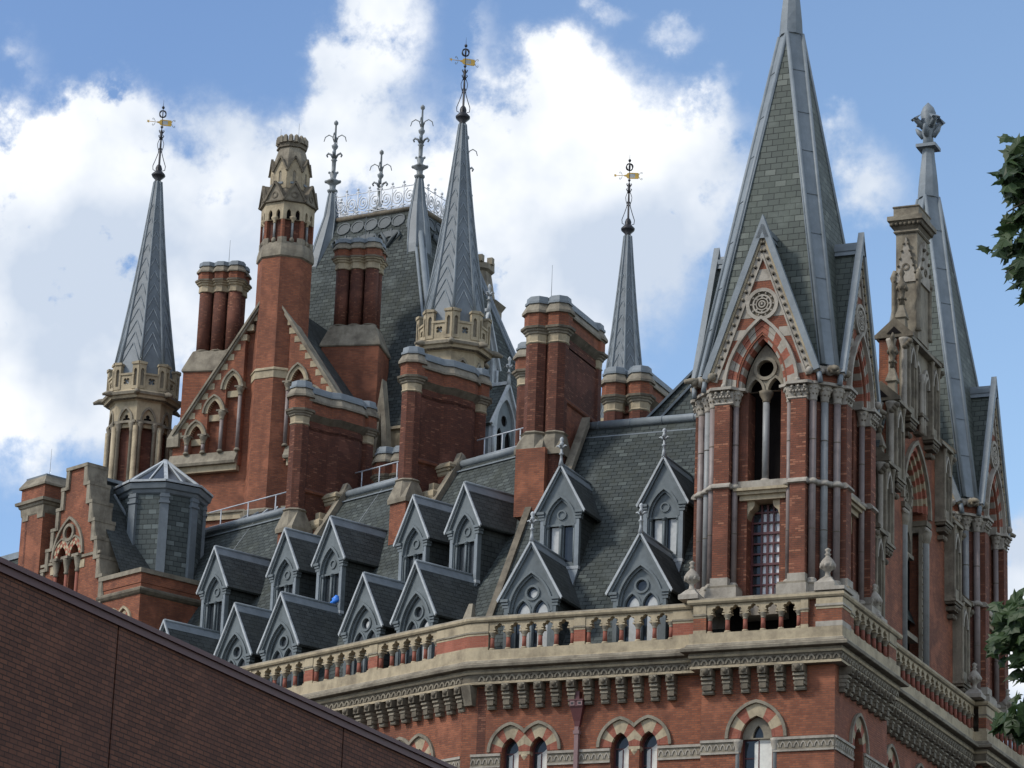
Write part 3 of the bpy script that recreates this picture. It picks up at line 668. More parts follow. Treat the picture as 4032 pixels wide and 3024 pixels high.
for x, pn in ((-11.86, 7), (-7.68, 3)): put(dormer(True, True, pn), (x, 1.5, 27.2))
for x, pn in ((-11.98, 1), (-7.93, 3)): put(dormer(False, True, pn), (x, 4.25, 31.85))
for k, s in enumerate((4.52, 7.47, 12.32, 15.16, 19.69)): put(dormer(True, False, (2, 4, 0, 0, 0)[k]), wp(s, 1.35, 27.2), WROT)
for k, s in enumerate((5.03, 7.94, 12.86, 15.69, 20.2)): put(dormer(False, False, (8, 8, 0, 0, 0)[k]), wp(s, 4.05, 31.95), WROT)
# ------------------------------------------------------------------ the corner tower with gables and slated spire
def leaf_band(mb, p, q, z, r=.075, m='stone_g', n=None, dark='stone_d'):
    """row of carved leaves: curled lumps on short stalks"""
    p = Vector(p); q = Vector(q); n = n or max(1, round((q-p).length/.17))
    for k in range(n):
        c = p+(q-p)*((k+.5)/n)
        mb.lathe([(.01, z-.16), (r*.5, z-.1), (r*.45, z-.04), (r*.95, z+.0), (r, z+.05), (r*.3, z+.1)], 5, m, c.x, c.y, ph=k)
def corner_tower(label):
    T = thing('corner_tower', label, 'tower', (-2.9, 3.1, 0))
    H = 2.8
    b = MB(); st = MB(); gr = MB(); gs = MB(); sp = MB(); ld = MB(); tc_ = MB(); dk = MB(); wn = MB(); gl = MB(); bd_ = MB()
    dk.box(-1.55, 1.55, -1.55, 1.55, 27, 39.2, 'dark')  # solid black box paints the darkness inside the hollow shaft
    for k in range(4):
        Q = Matrix.Rotation(k*PI/2, 4, 'Z'); gs = MB(); st = MB(); tc_ = MB(); wn = MB(); gl = MB(); bd_ = MB()
        for x in (b, st, gr, gs, tc_, ld, wn, gl, bd_): x.T = Q
        # brick piers, jambs and the chamfered corner behind the shafts
        for sx in (-1, 1):
            b.box(sx*1.12, sx*1.68, -H, -1.9, 29.0, 36.05, 'brick_tower'); b.box(sx*.60, sx*1.12, -2.32, -1.6, 29.0, 36.6, 'brick_tower')
        b.rings([[(x, y, z) for x, y in ((1.68, -2.42), (1.86, -2.30), (2.30, -1.86), (2.42, -1.68), (1.9, -1.2), (1.2, -1.9))] for z in (29.0, 36.05)], 'brick_chim')
        # plinth
        for sx in (-1, 1):
            st.box(sx*.72, sx*1.80, -2.98, -2.0, 28.96, 29.42, 'stone_g'); st.box(sx*.75, sx*1.77, -2.95, -2.0, 29.42, 29.50, 'stone_w'); st.box(sx*1.08, sx*1.72, -2.87, -2.0, 29.50, 29.80, 'stone_g')
        st.rings([[(x, y, z) for x, y in ((1.80, -2.7), (2.0, -2.62), (2.62, -2.0), (2.7, -1.80), (1.9, -1.2), (1.2, -1.9))] for z in (28.96, 29.46)], 'stone_g')
        st.box(-.74, .74, -2.5, -1.6, 28.5, 29.2, 'stone_g')
        shafts = [(sx*.99, -2.50, .105) for sx in (-1, 1)] + [(1.83, -2.50, .13), (2.14, -2.14, .135), (2.50, -1.83, .13)]
        for i, (x, y, r) in enumerate(shafts):
            mm = 'granite_g' if i == 3 else 'granite'
            gr = MB(Q); gr.lathe([(r, 29.55), (r, 36.05)], 10, mm, x, y)
            for zj in (31.4, 34.6): gr.lathe([(r+.008, zj), (r+.008, zj+.03)], 10, 'stone_d', x, y)
            gr.build('granite_shaft', T)
            st.lathe([(r+.1, 29.45), (r+.1, 29.53), (r+.05, 29.57), (r+.06, 29.62), (r, 29.68)], 10, 'stone_g', x, y)
            st.lathe([(r+.02, 33.0), (r+.12, 33.03), (r+.10, 33.12), (r, 33.22)], 10, 'stone_g', x, y)
            st.lathe([(r, 36.0), (r+.03, 36.06), (r+.01, 36.1), (r+.06, 36.3), (r+.13, 36.52), (r+.13, 36.56)], 10, ['stone_g']*5, x, y)
            for j in range(5):
                a0 = -PI/2+(j-2)*.75+(0 if i < 3 else PI/4 if i == 3 else PI/2); cx, cy = x+(r+.1)*math.cos(a0), y+(r+.1)*math.sin(a0)
                st.sph((cx, cy, 36.44), .055, 'stone_g', 5, 4); st.sph((x+(r+.04)*math.cos(a0+.35), y+(r+.04)*math.sin(a0+.35), 36.24), .04, 'stone_d', 5, 3)
        # string course round the piers
        for sx in (-1, 1):
            st.rings([[(sx*x, y, z) for x, y in ((1.06, -H-o), (1.74, -H-o), (1.74, -2.0), (1.06, -2.0))] for z, o in ((33.0, 0), (33.03, .10), (33.10, .09), (33.2, .0))], 'stone_g')
        st.rings([[(x, y, z) for x, y in ((1.7, -2.52-o), (1.92-o*0, -2.42-o), (2.42+o, -1.92), (2.52+o, -1.7), (1.9, -1.2), (1.2, -1.9))] for z, o in ((33.0, 0), (33.03, .08), (33.10, .07), (33.2, 0))], 'stone_g')
        # capital band and abacus
        for sx in (-1, 1):
            st.rings([[(sx*x, y, z) for x, y in ((1.0, -H+.02-o), (1.70, -H+.02-o), (1.70, -2.1), (1.0, -2.1))] for z, o in ((36.04, .0), (36.08, .05), (36.14, .0), (36.5, .06))], 'stone_g')
            for xx in (1.17, 1.40, 1.63):
                for j in range(3): st.sph((sx*(xx+(j-1)*.06), -H-.06, 36.26+.08*(j % 2)+.06), .05, 'stone_g', 5, 4)
                st.sph((sx*xx+.02, -H-.10, 36.47), .06, 'stone_g', 5, 4); st.sph((sx*(xx+.11), -H-.02, 36.2), .045, 'stone_d', 5, 3)
            st.rings([[(sx*x, y, z) for x, y in ((.62, -2.62), (.86, -2.72), (1.02, -2.98), (1.78, -2.98), (1.9, -2.86), (1.9, -2.0), (.62, -2.0))] for z in (36.56, 36.66)], 'stone_g')
        st.rings([[(x, y, z) for x, y in ((1.60, -2.80), (1.99, -2.75), (2.40, -2.40), (2.75, -1.99), (2.80, -1.60), (1.9, -1.2), (1.2, -1.9))] for z in (36.565, 36.665)], 'stone_g')
        # lower window with its lintel
        st.box(-.99+.1, .99-.1, -2.50, -1.6, 33.02, 33.30, 'stone_g'); st.box(-1.0, 1.0, -2.66, -1.7, 32.92, 33.02, 'stone'); st.box(-.92, .92, -2.56, -1.7, 32.80, 32.92, 'stone'); st.box(-.84, .84, -2.44, -1.7, 32.62, 32.80, 'stone')
        for sx in (-1, 1): st.ext([(sx*.601, 32.62), (sx*.33, 32.62), (sx*.34, 32.45), (sx*.42, 32.34), (sx*.52, 32.26), (sx*.601, 32.0)], -2.28, -1.7, 'stone')
        wn.box(-.6, -.53, -1.84, -1.74, 29.2, 32.6, 'maroon'); wn.box(.53, .6, -1.84, -1.74, 29.2, 32.6, 'maroon')
        for x in (-.215, 0.0, .215): wn.box(x-.032 if x else -.04, x+.032 if x else .04, -1.83, -1.75, 29.2, 32.6, 'maroon')
        for j in range(9): z = 29.35+.37*j; wn.box(-.53, .53, -1.835 if j % 3 else -1.86, -1.752, z-(.03 if j % 3 else .055), z+.03, 'maroon')
        gl.box(-.55, .55, -1.745, -1.735, 29.2, 32.6, 'glass')
        for i in range(4):
            for j in range(8):
                if (i*7+j*5+k) % 5 != 0: bd_.box(-.5+.265*i, -.26+.265*i, -1.7505, -1.7475, 29.40+.37*j, 29.70+.37*j, 'white')
        # belfry opening: shaft, sill, plate tracery
        gr = MB(Q); gr.lathe([(.125, 33.3), (.125, 36.25)], 10, 'granite_g', 0, -2.15); gr.build('granite_shaft', T)
        tc_.lathe([(.2, 33.28), (.2, 33.34), (.15, 33.42)], 10, 'stone_g', 0, -2.15); tc_.lathe([(.13, 36.2), (.15, 36.24), (.13, 36.28), (.25, 36.48), (.27, 36.6)], 10, 'stone_d', 0, -2.15)
        tc_.ext([(-.74, 36.602), (.74, 36.602)] + arch(0, 36.6, .74, 1.72, 0, 9)[1:-1], -2.24, -2.06, 'stone_w',
                holes=[circ(0.0, 37.42, .30, 18)] + [[(x+dx, z) for dx, z in [(p[0], p[1]) for p in arch(0, 36.604, .25, .44, 0, 5)]] for x in (-.36, .36)])
        ring(tc_, 0, 37.42, .31, .43, -2.32, -2.22, 'stone_w')
        for x in (-.36, .36):
            a_ = arch(x, 36.604, .26, .45, 0, 5); b_ = arch(x, 36.604, .26, .45, .09, 5); tc_.ext(b_+a_[::-1], -2.30, -2.22, 'stone_w')
        # gable
        gx = [(-1.98, 36.66), (1.98, 36.66), (1.98, 37.02), (0, 42.42), (-1.98, 37.02)]
        aro = arch(0, 36.66, .78, 1.76, .0, 9)
        b.T = Q
        tri_ = [(1.80, 37.02), (0, 42.0), (-1.80, 37.02)]
        gb = MB(Q)
        full = [(-1.98, 36.662), (-.9, 36.662)] + arch(0, 36.662, .78, 1.76, .10, 9)[::-1] + [(.9, 36.662), (1.98, 36.662), (1.98, 37.02), (0, 42.42), (-1.98, 37.02)]
        gs.ext(full, -H+.12, -2.1, 'brick_face')
        def strip(z0, z1, mm='stone_g', pr=.012):
            p = clipz([(1.93, 36.67), (1.93, 37.05), (0, 42.3), (-1.93, 37.05), (-1.93, 36.67)], z0, z1)
            hw = lambda z: 0 if z > 36.66+2.2 else next((x for x, zz_ in reversed([q for q in arch(0, 36.66, .78, 1.76, .50, 24) if q[0] >= 0][::-1]) if zz_ >= z), 0)
            lo, hi = hw(z0), hw(z1)
            if lo > .05:
                for sx in (1, -1):
                    q = clipx(p, max(lo, hi), 9) if sx > 0 else clipx(p, -9, -max(lo, hi))
                    if len(q) > 2: gs.ext(q, -H+.12-pr, -2.3, mm)
            elif len(p) > 2: gs.ext(p, -H+.12-pr, -2.3, mm)
        strip(37.02, 37.38); strip(38.42, 38.78); strip(39.2, 39.62); strip(40.55, 40.98)
        for kq, (lo_, hi_, d_) in enumerate(((0, .17, .10), (.17, .34, .0), (.34, .5, -.03))):
            i_ = arch(0, 36.664, .78, 1.76, lo_, 8); o_ = arch(0, 36.664, .78, 1.76, hi_-.006, 8)
            for q in range(16):
                kk = q if q < 8 else 15-q
                gs.ext([i_[q], o_[q], o_[q+1], i_[q+1]], -H+.10+d_, -2.2, 'stone_g' if kk % 2 == 0 else 'brick_red')
        a_ = arch(0, 36.50, .80, 1.93, .50, 10); b_ = arch(0, 36.50, .80, 1.93, .61, 10); gs.ext(b_+a_[::-1], -H-.06, -2.5, 'stone_g')
        for sx in (-1, 1): gs.sph((sx*1.36, -H-.02, 36.72), .11, 'stone_g', 6, 5)
        # medallion
        ring(gs, 0, 39.66, .47, .60, -H+.02, -2.5, 'stone_g', 24); gs.ext(circ(0, 39.66, .48, 20), -H+.10, -2.5, 'stone_d'); ring(gs, 0, 39.66, .30, .36, -H+.03, -2.6, 'stone_g', 20)
        ring(gs, 0, 39.66, .20, .24, -H+.03, -2.6, 'stone_g', 14); ring(gs, 0, 39.66, .09, .14, -H+.02, -2.6, 'stone_g', 12); gs.sph((0, -H+.04, 39.66), .06, 'stone_g', 6, 4)
        for j in range(10): a0 = 2*PI*j/10; gs.sph((.415*math.cos(a0), -H+.07, 39.66+.415*math.sin(a0)), .045, 'stone_g', 6, 4)
        for j in range(8): a0 = 2*PI*j/8; gs.sph((.27*math.cos(a0), -H+.07, 39.66+.27*math.sin(a0)), .05, 'stone_g', 5, 4)
        # raked stone border with ball flowers, lead coping, little slated roof behind
        for sx in (-1, 1):
            e = Vector((sx*1.98, 0, 37.02)); ap = Vector((0, 0, 42.42)); d = (ap-e).normalized(); n_ = Vector((-sx*d.z, 0, sx*d.x))*(1 if True else 1)
            if n_.z > 0: n_ = -n_
            def seg(o0, o1, y0, y1, mm, target):
                p = [e-n_*(-o0), e+n_*o1]
                hit = lambda pt: pt + d*((0-pt.x)/d.x)
                A, B_ = e+n_*o0, e+n_*o1
                target.ext([(A.x, A.z), (hit(A).x, hit(A).z), (hit(B_).x, hit(B_).z), (B_.x, B_.z)], y0, y1, mm)
            seg(.0, .36, -H+.075, -2.3, 'stone_g', gs); seg(.0, .10, -H+.02, -2.3, 'stone', gs); seg(.30, .36, -H+.04, -2.3, 'stone_g', gs)
            LN = (ap-e).length
            for j in range(17):
                c = e+n_*.2+d*(.28+LN*.88*j/16); gs.sph((c.x, -H+.03, c.z), .062, 'stone_w', 6, 4); gs.sph((c.x+.012, -H+.045, c.z-.045), .045, 'dark', 5, 3)  # black balls stand in for the shadow below each flower
            seg(-.20, .02, -H-.06, -H+.16, 'lead', ld)
            r0 = e-n_*.02; 
            ld.rings([[(r0.x, y, r0.z), (0, y, 42.5), (0, y, 42.4), (r0.x-sx*.06, y, r0.z-.02)] for y in (-H+.12, -.9)], 'slate_g')
            ld.tube([(sx*2.10, -H+.1, 36.98), (sx*2.16, -H+.12, 36.6)], .10, 6, 'lead')
        ld.box(-.22, .22, -H+.16, -1.1, 42.28, 42.46, 'lead'); ld.rings([[(-.25, y, 42.1), (.25, y, 42.1), (.05, y, 42.62), (-.05, y, 42.62)] for y in (-H-.06, -1.15)], 'lead')
        # corner between the gables: carved beasts and stepped lead
        gb.rings([[(x, y, z) for x, y in ((1.5, -2.62), (1.98, -2.58), (2.58, -1.98), (2.62, -1.5), (1.5, -1.5))] for z in (36.66, 37.08)], 'brick_face')
        gb.rings([[(x+o*.7, y-o*.7, z) for x, y in ((1.62, -2.72), (2.06, -2.66), (2.66, -2.06), (2.72, -1.62), (1.5, -1.5))] for z, o in ((37.0, 0), (37.10, .10), (37.2, .12))], 'stone_g')
        for j, (x, y, r) in enumerate(((1.80, -2.84, .15), (2.0, -2.74, .12), (2.38, -2.38, .2), (2.58, -2.56, .13), (2.74, -2.0, .12), (2.84, -1.80, .15), (2.2, -2.62, .1), (2.62, -2.2, .1))): gb.sph((x, y, 37.02+.04*(j % 3)), r, 'stone_w' if j % 2 else 'stone_g', 6, 5)
        gb.tube([(2.3, -2.3, 37.1), (2.62, -2.62, 37.1), (2.82, -2.82, 37.02)], [.16, .12, .08], 6, 'stone_w')
        gs.v += []; o_ = len(gs.v); gs.v += gb.v; gs.f += [[i+o_ for i in f] for f in gb.f]; gs.m += [gs.mi(gb.names[i]) for i in gb.m]; gs.sm += gb.sm
        gs.build('gable', T); st.build('stone_dressing', T); tc_.build('tracery', T); w_ = wn.build('window', T); gl.build('pane', w_); bd_.build('blind', w_)
        ld.rings([[(x+o*.7, y-o*.7, z) for x, y in ((1.25, -2.42), (1.95, -2.36), (2.36, -1.95), (2.42, -1.25), (1.2, -1.2))] for z, o in ((37.2, .25), (37.5, .08), (37.52, .15), (37.85, .0))], 'lead')
    for x in (b, ld): x.T = Matrix.Identity(4)
    # spire: four slated faces, chamfered corners sheeted in lead
    ZA = 53.9; hz = lambda z: .156*(ZA-z)
    c_ = .45; z0, zt = 37.3, ZA-c_/.156; cz = lambda z: .36+(c_-.36)*(z-z0)/(zt-z0)
    for k in range(4):
        sp.T = ld.T = Matrix.Rotation(k*PI/2, 4, 'Z')
        h = hz(z0); zm = 38.75; sp.add([(-(h-cz(z0)), -h, z0), (-.9, -h, z0), (-.9, -hz(zm), zm), (.9, -hz(zm), zm), (.9, -h, z0), (h-cz(z0), -h, z0), (0, -c_, zt)], [(0, 1, 2, 6), (2, 3, 6), (3, 4, 5, 6)], 'slate_g')
        ch = lambda z: [(max(0, hz(z)-cz(z)), -hz(z), z), (hz(z), -max(0, hz(z)-cz(z)), z)]
        a_, b_ = ch(z0), ch(zt); ld.add([a_[0], a_[1], b_[1], b_[0]], [(0, 1, 2, 3)], 'lead')
        for sgn in (0, 1):
            p = [Vector(a_[sgn]), Vector(b_[sgn])]; ld.tube([p[0], (p[0]+p[1])/2, p[1]], .075, 8, 'lead')
            off_ = Vector((-.13, -.035, 0)) if sgn == 0 else Vector((.035, .13, 0))
            ld.tube([p[0]+off_, p[1]+off_*.3], .035, 6, 'lead')
        for j in range(1, 8):
            z = z0+(zt-z0)*j/8+(.1 if j % 2 else 0); q = ch(z); ld.tube([Vector(q[0])+Vector((.005, -.005, 0)), Vector(q[1])+Vector((.005, -.005, 0))], .018, 5, 'lead_d')
    sp.T = ld.T = Matrix.Identity(4)
    oct_ = []
    for dz, ev, od in ((0, .46, .40), (.5, .43, .40), (1.0, .38, .38), (1.4, .335, .335), (1.75, .29, .29), (2.2, .26, .26)): oct_.append([((ev, od)[k % 2]*math.cos(k*PI/4), (ev, od)[k % 2]*math.sin(k*PI/4), zt+dz) for k in range(8)])
    ld.rings(oct_, 'lead')
    zp = zt+2.2
    fn = MB(); fn.box(-.42, .42, -.42, .42, zp, zp+.14, 'lead'); fn.lathe([(.25, zp+.1), (.22, zp+.5), (.3, zp+.75), (.26, zp+1.0), (.36, zp+1.2), (.30, zp+1.35), (.34, zp+1.6), (.24, zp+1.85), (.02, zp+2.1)], 8, 'lead')
    for k in range(8):
        a0 = k*PI/4; dx, dy = math.cos(a0), math.sin(a0); z = zp+(.95 if k % 2 else .55); r = .70 if k % 2 else .52
        fn.tube([(dx*.2, dy*.2, z), (dx*r*.8, dy*r*.8, z+.28), (dx*r, dy*r, z+(.42 if not k % 2 else .30))], [.13, .12, .05], 5, 'lead')
        if k % 2: fn.rings([[(dx*r*.6-dy*w_, dy*r*.6+dx*w_, z+.5), (dx*r*1.05-dy*w_*.9, dy*r*1.05+dx*w_*.9, z+.30), (dx*r*.9-dy*w_, dy*r*.9+dx*w_, z+.24)] for w_ in (-.2, .2)], 'lead')
    # vent and deck that close the top of the shaft
    b.box(-1.5, 1.5, -1.5, 1.5, 39.21, 39.3, 'dark')
    b.build('brick_shaft', T); 
    s_ = sp.build('spire', T); ld.build('lead_roll', s_); fn.build('finial', s_)
    dk.build('dark_core', T)
    return T
TW1 = corner_tower('near brick corner tower whose green slate spire runs off the top of the picture')
TW2 = copy_tree(TW1, None, (-2.9, 20.9, 0), 'farther brick corner tower whose slate spire ends in a lead leaf finial')
for t in (TW1, TW2): t['group'] = 'corner towers of the street front'

# ------------------------------------------------------------------ stepped gable front between the two towers
GF = thing('stepped_gable', 'tall narrow stepped stone and brick gable with pinnacle and niches between the two corner towers', 'gable', (-.8, 11.95, 0), PI/2)
gw = MB(); sg = MB(); nw = MB()
# local: x along the street, front at y = 0
STEPS = [(2.0, 42.0, 38.2), (3.65, 39.0, 35.4), (4.95, 36.3, 32.6), (6.05, 33.5, 29.6)]   # half width, ridge of the step, foot of its stone pier
big = arch(0, 35.3, 1.45, 2.1, 0, 10, 29.0)
prev = 0; outl = [(-6.05, 28.0), (6.05, 28.0)]
for hw, zr, zf in reversed(STEPS): outl += [(hw, zr-.7)] + ([(STEPS[STEPS.index((hw, zr, zf))-1][0], zr-.7)] if hw > 2 else [])
outl += [(-x, z) for x, z in outl[:1:-1]]
gw.ext(outl, 0, .8, 'brick', holes=[big])
gw.build('gable_wall', GF)
def niche(mb, x0, x1, z0, z1, f=-.34):
    """stone pier with a pointed niche, a figure, corner shafts and a carved foot"""
    xc = (x0+x1)/2; hw = (x1-x0)/2
    mb.ext([(x0, z0), (x1, z0), (x1, z1), (x0, z1)], f, .02, 'stone_w', holes=[arch(xc, z1-.95, hw*.52, .62, 0, 6, z0+.45)])
    mb.box(x0+.1, x1-.1, -.02, .03, z0, z1, 'stone_d')
    a_ = arch(xc, z1-.95, hw*.52, .62, 0, 6); b_ = arch(xc, z1-.95, hw*.52, .62, .10, 6); mb.ext(b_+a_[::-1], f-.07, f+.02, 'stone_g')
    for x in (x0+.07, x1-.07): mb.lathe([(.08, z0+.02), (.065, z0+.12), (.065, z1-.3), (.11, z1-.1), (.12, z1-.02)], 7, 'stone_w', x, f-.03)
    for j, (dz, w_, o) in enumerate(((.0, 1.05, .12), (-.10, .92, .06), (-.28, .66, 0), (-.55, .34, -.1))):
        mb.box(xc-hw*w_, xc+hw*w_, f-o, .02, z0+dz-.10 if j < 2 else z0+dz-.16, z0+dz+.002*j, 'stone_d' if j else 'stone_w')
    for j in range(3): mb.sph((xc+(j-1)*hw*.5, f+.0, z0-.32), .1, 'stone_d', 6, 4)
    mb.sph((xc, f+.1, z0-.68), .12, 'stone_d', 6, 4)
    nw.lathe([(.16, z0+.45), (.13, z0+.9), (.15, z0+1.15), (.06, z0+1.3), (.09, z0+1.42), (.02, z0+1.55)], 7, 'stone_d', xc, f+.15)
for i, (hw, zr, zf) in enumerate(STEPS):
    inner = 0 if i == 0 else STEPS[i-1][0]
    for sx in (-1, 1):
        sg = MB(); nw = MB()
        x0, x1 = (sx*inner, sx*hw)
        if x0 > x1: x0, x1 = x1, x0
        # saddle-backed coping of the step, with its little gable end
        prof = [(-.5, zr-.78), (-.5, zr-.66), (.18, zr), (.9, zr-.66), (.9, zr-.78)]
        sg.rings([[(x, y, z) for y, z in prof] for x in (x0, x1)], 'stone_w')
        xe = sx*hw
        sg.rings([[(xe+sx*o, .18+(y-.18)*1.08, z+.05) for y, z in prof] for o in (-.06, .10)], 'stone_d'); sg.rings([[(xe+sx*.11, .18+(y-.18)*.4, zr-.62+(z-zr+.66)*.5) for y, z in ((-.5, zr-.6), (.18, zr-.05), (.9, zr-.6))], [(xe+sx*.13, .18+(y-.18)*.4, zr-.62+(z-zr+.66)*.5) for y, z in ((-.5, zr-.6), (.18, zr-.05), (.9, zr-.6))]], 'dark')
        wn_ = min(1.0, hw-inner-.1) if i else 1.0
        xn0, xn1 = (hw-wn_, hw) if sx > 0 else (-hw, -hw+wn_)
        niche(sg, xn0, xn1, zf, zr-.78)
        # end shaft facing the tower
        for y in (-.2, .3): sg.lathe([(.15, zf+.3), (.11, zf+.45), (.11, zr-1.25), (.2, zr-.9), (.22, zr-.8)], 8, 'stone_g', xe+sx*.05, y)
        for j in range(3): sg.sph((xe+sx*.12, -.45+.1*j, zr-.95-.1*j), .12, 'stone_d', 6, 4)
        sg.build('stone_pier', GF); nw.build('statue', GF); sg = MB()
        # crocket urn on the shoulder
        if i < 3:
            xu = sx*(hw+.55); zb = zr-2.6+.0
            sg.stack(ngon(.24, 4, PI/4, xu, .1), [(zb-.9, 0), (zb-.1, -.02), (zb-.05, .05), (zb+.05, .03), (zb+.5, -.10)], 'stone_w')
            sg.lathe([(.12, zb+.5), (.09, zb+.7), (.15, zb+.75), (.08, zb+.82), (.14, zb+1.0), (.2, zb+1.18), (.16, zb+1.3), (.07, zb+1.42), (.06, zb+1.6), (.11, zb+1.68), (.02, zb+1.9)], 8, 'stone_d', xu, .1)
            for j in range(6): a0 = j*PI/3; sg.sph((xu+.17*math.cos(a0), .1+.17*math.sin(a0), zb+1.12), .07, 'stone_d', 5, 4, 1.4); sg.sph((xu+.13*math.cos(a0), .1+.13*math.sin(a0), zb+.72), .05, 'stone_w', 5, 4)
        if i < 3: sg.build('finial', GF)
sg = MB()
# middle pair of blind niches under the first step and corbelled shafts
sg.box(-1.0, 1.0, -.22, .02, 38.6, 41.25, 'stone_w')
for x in (-.55, .55):
    a_ = arch(x, 40.0, .3, .6, 0, 6); b_ = arch(x, 40.0, .3, .6, .12, 6); sg.ext(b_+a_[::-1], -.32, -.2, 'stone_g'); sg.ext(arch(x, 40.0, .29, .58, 0, 6, 38.9), -.235, -.2, 'stone_d')
for x in (-.15, .15): sg.lathe([(.12, 38.0), (.1, 38.9), (.09, 40.0), (.2, 40.3)], 7, 'stone_g', x, -.3)
for k, z in enumerate((38.75, 38.45, 38.1)): sg.box(-.4+.08*k, .4-.08*k, -.42+.1*k, 0, z-.12, z, 'stone_d')
sg.build('blind_arcade', GF); sg = MB()
# pinnacle: panelled stone shaft with gablets, crowned by a heavy cap
pin = MB(); 
pin.box(-.74, .74, -.34, .58, 41.6, 44.4, 'stone_w'); pin.box(-.70, .70, -.30, .54, 44.4, 46.0, 'stone_w')
for sx in (-1, 1):
    for y in (-.36, .6): pin.lathe([(.13, 41.9), (.1, 42.05), (.1, 43.9), (.16, 44.1), (.05, 44.4)], 7, 'stone_w', sx*.74, y)
    pin.ext([(sx*.78, 44.0), (sx*.02, 44.0), (sx*.4, 45.5)], -.40, -.28, 'stone_g')
pin.ext([(-.72, 43.9), (.72, 43.9), (0, 45.75)], -.42, -.30, 'stone_g'); ring(pin, 0, 44.45, .10, .16, -.46, -.40, 'stone_d', 12)
for T_ in (Matrix.Translation((-.74, .12, 0)) @ Matrix.Rotation(-PI/2, 4, 'Z'), Matrix.Translation((.74, .12, 0)) @ Matrix.Rotation(PI/2, 4, 'Z')):
    pin.T = T_; pin.ext([(-.44, 43.9), (.44, 43.9), (0, 45.75)], -.06, .05, 'stone_g'); ring(pin, 0, 44.5, .09, .15, -.09, -.05, 'stone_d', 12)
    for sx in (-1, 1):
        for j in range(6): pin.sph((sx*(.44-.07*j), -.08, 43.95+.3*j), .06, 'stone_d', 5, 4)
pin.T = Matrix.Identity(4)
for j in range(4):
    for sx in (-1, 1): pin.sph((sx*(.68-.16*j), -.44, 44.05+.42*j), .08, 'stone_d', 5, 4)
pin.stack([(-.74, -.34), (.74, -.34), (.74, .58), (-.74, .58)], [(45.9, 0), (45.95, .05), (46.05, .0), (46.35, .18), (46.37, .24), (46.55, .24), (46.6, .04), (46.92, .04), (46.95, .08), (47.0, .06)], ['stone_w', 'stone_w', 'stone_d', 'stone_d', 'stone_w', 'stone_w', 'stone_w', 'stone_w', 'stone_d'])
for j in range(14):
    a0 = j/14; 
    for y in (-.45, .69): pin.sph((-.85+1.7*a0, y, 46.25), .085, 'stone_d', 5, 4)
for j in range(7):
    for x in (-.86, .86): pin.sph((x, -.4+1.05*j/6, 46.25), .085, 'stone_d', 5, 4)
for sx in (-1, 1):
    pin.stack(ngon(.26, 4, PI/4, sx*1.3, .12), [(41.9, 0), (42.2, -.02), (42.25, .04), (42.35, .02), (42.8, -.12)], 'stone_w')
    pin.lathe([(.12, 42.8), (.09, 43.0), (.17, 43.05), (.09, 43.12), (.13, 43.3), (.22, 43.5), (.17, 43.65), (.08, 43.78), (.06, 43.95), (.12, 44.05), (.02, 44.3)], 8, 'stone_d', sx*1.3, .12)
    for j in range(6): a0 = j*PI/3; pin.sph((sx*1.3+.18*math.cos(a0), .12+.18*math.sin(a0), 43.45), .075, 'stone_d', 5, 4, 1.4); pin.sph((sx*1.3+.15*math.cos(a0), .12+.15*math.sin(a0), 43.02), .05, 'stone_w', 5, 4)
pin.build('pinnacle', GF)
# great window: striped arch, rose, capitals, shafts
for lo_, hi_, d_ in ((-.36, -.18, .22), (-.18, 0, .10), (0, .2, -.02)):
    i_ = arch(0, 35.3, 1.45, 2.1, lo_, 9); o_ = arch(0, 35.3, 1.45, 2.1, hi_-.004, 9)
    for q in range(18):
        kk = q if q < 9 else 17-q
        sg.ext([i_[q], o_[q], o_[q+1], i_[q+1]], d_, .8, 'stone' if kk % 2 else 'brick_red')
a_ = arch(0, 35.1, 1.48, 2.3, .2, 10); b_ = arch(0, 35.1, 1.48, 2.3, .36, 10); sg.ext(b_+a_[::-1], -.14, .1, 'stone_w')
for sx in (-1, 1):
    sg.box(sx*1.1, sx*1.75, -.14, .6, 34.75, 34.95, 'stone_d'); sg.box(sx*1.15, sx*1.7, -.06, .6, 34.5, 34.75, 'stone_w')
    for j in range(4): sg.sph((sx*(1.2+.16*j), -.08, 34.62), .1, 'stone_g', 6, 4)
    sg.lathe([(.16, 29), (.16, 34.1), (.2, 34.2), (.27, 34.5)], 9, ['granite_g', 'stone_w', 'stone_w'], sx*1.42, .02)
    sg.box(sx*1.1, sx*1.22, .05, .18, 29, 34.6, 'stone_w')
    for j in range(18): sg.sph((sx*1.16, .05, 29.4+.28*j), .05, 'stone_d', 5, 3)
sg.ext(arch(0, 35.3, 1.09, 1.6, 0, 8, 33.4), .42, .55, 'stone_w', holes=[circ(0, 35.75, .62, 20)]+[arch(x, 33.9, .34, .5, 0, 5, 33.42) for x in (-.55, .55)])
ring(sg, 0, 35.75, .63, .80, .30, .44, 'stone_w', 22)
for j in range(10): a0 = 2*PI*j/10; sg.sph((.71*math.cos(a0), .3, 35.75+.71*math.sin(a0)), .06, 'stone_d', 5, 4)
for j in range(6): a0 = 2*PI*j/6; ring(sg, .36*math.cos(a0), 35.75+.36*math.sin(a0), .14, .2, .40, .5, 'stone_w', 10)
sg.lathe([(.14, 29), (.14, 33.0), (.25, 33.35)], 8, ['redstone', 'stone_d'], 0, .45); sg.box(-.9, .9, .3, .6, 33.35, 33.5, 'stone_w')
sg.box(-1.1, 1.1, .2, .7, 30.2, 30.4, 'stone_w')
sg.build('great_window', GF)
gp = MB(); gp.box(-1.4, 1.4, .62, .66, 29, 37.3, 'dark'); gp.build('pane', GF)
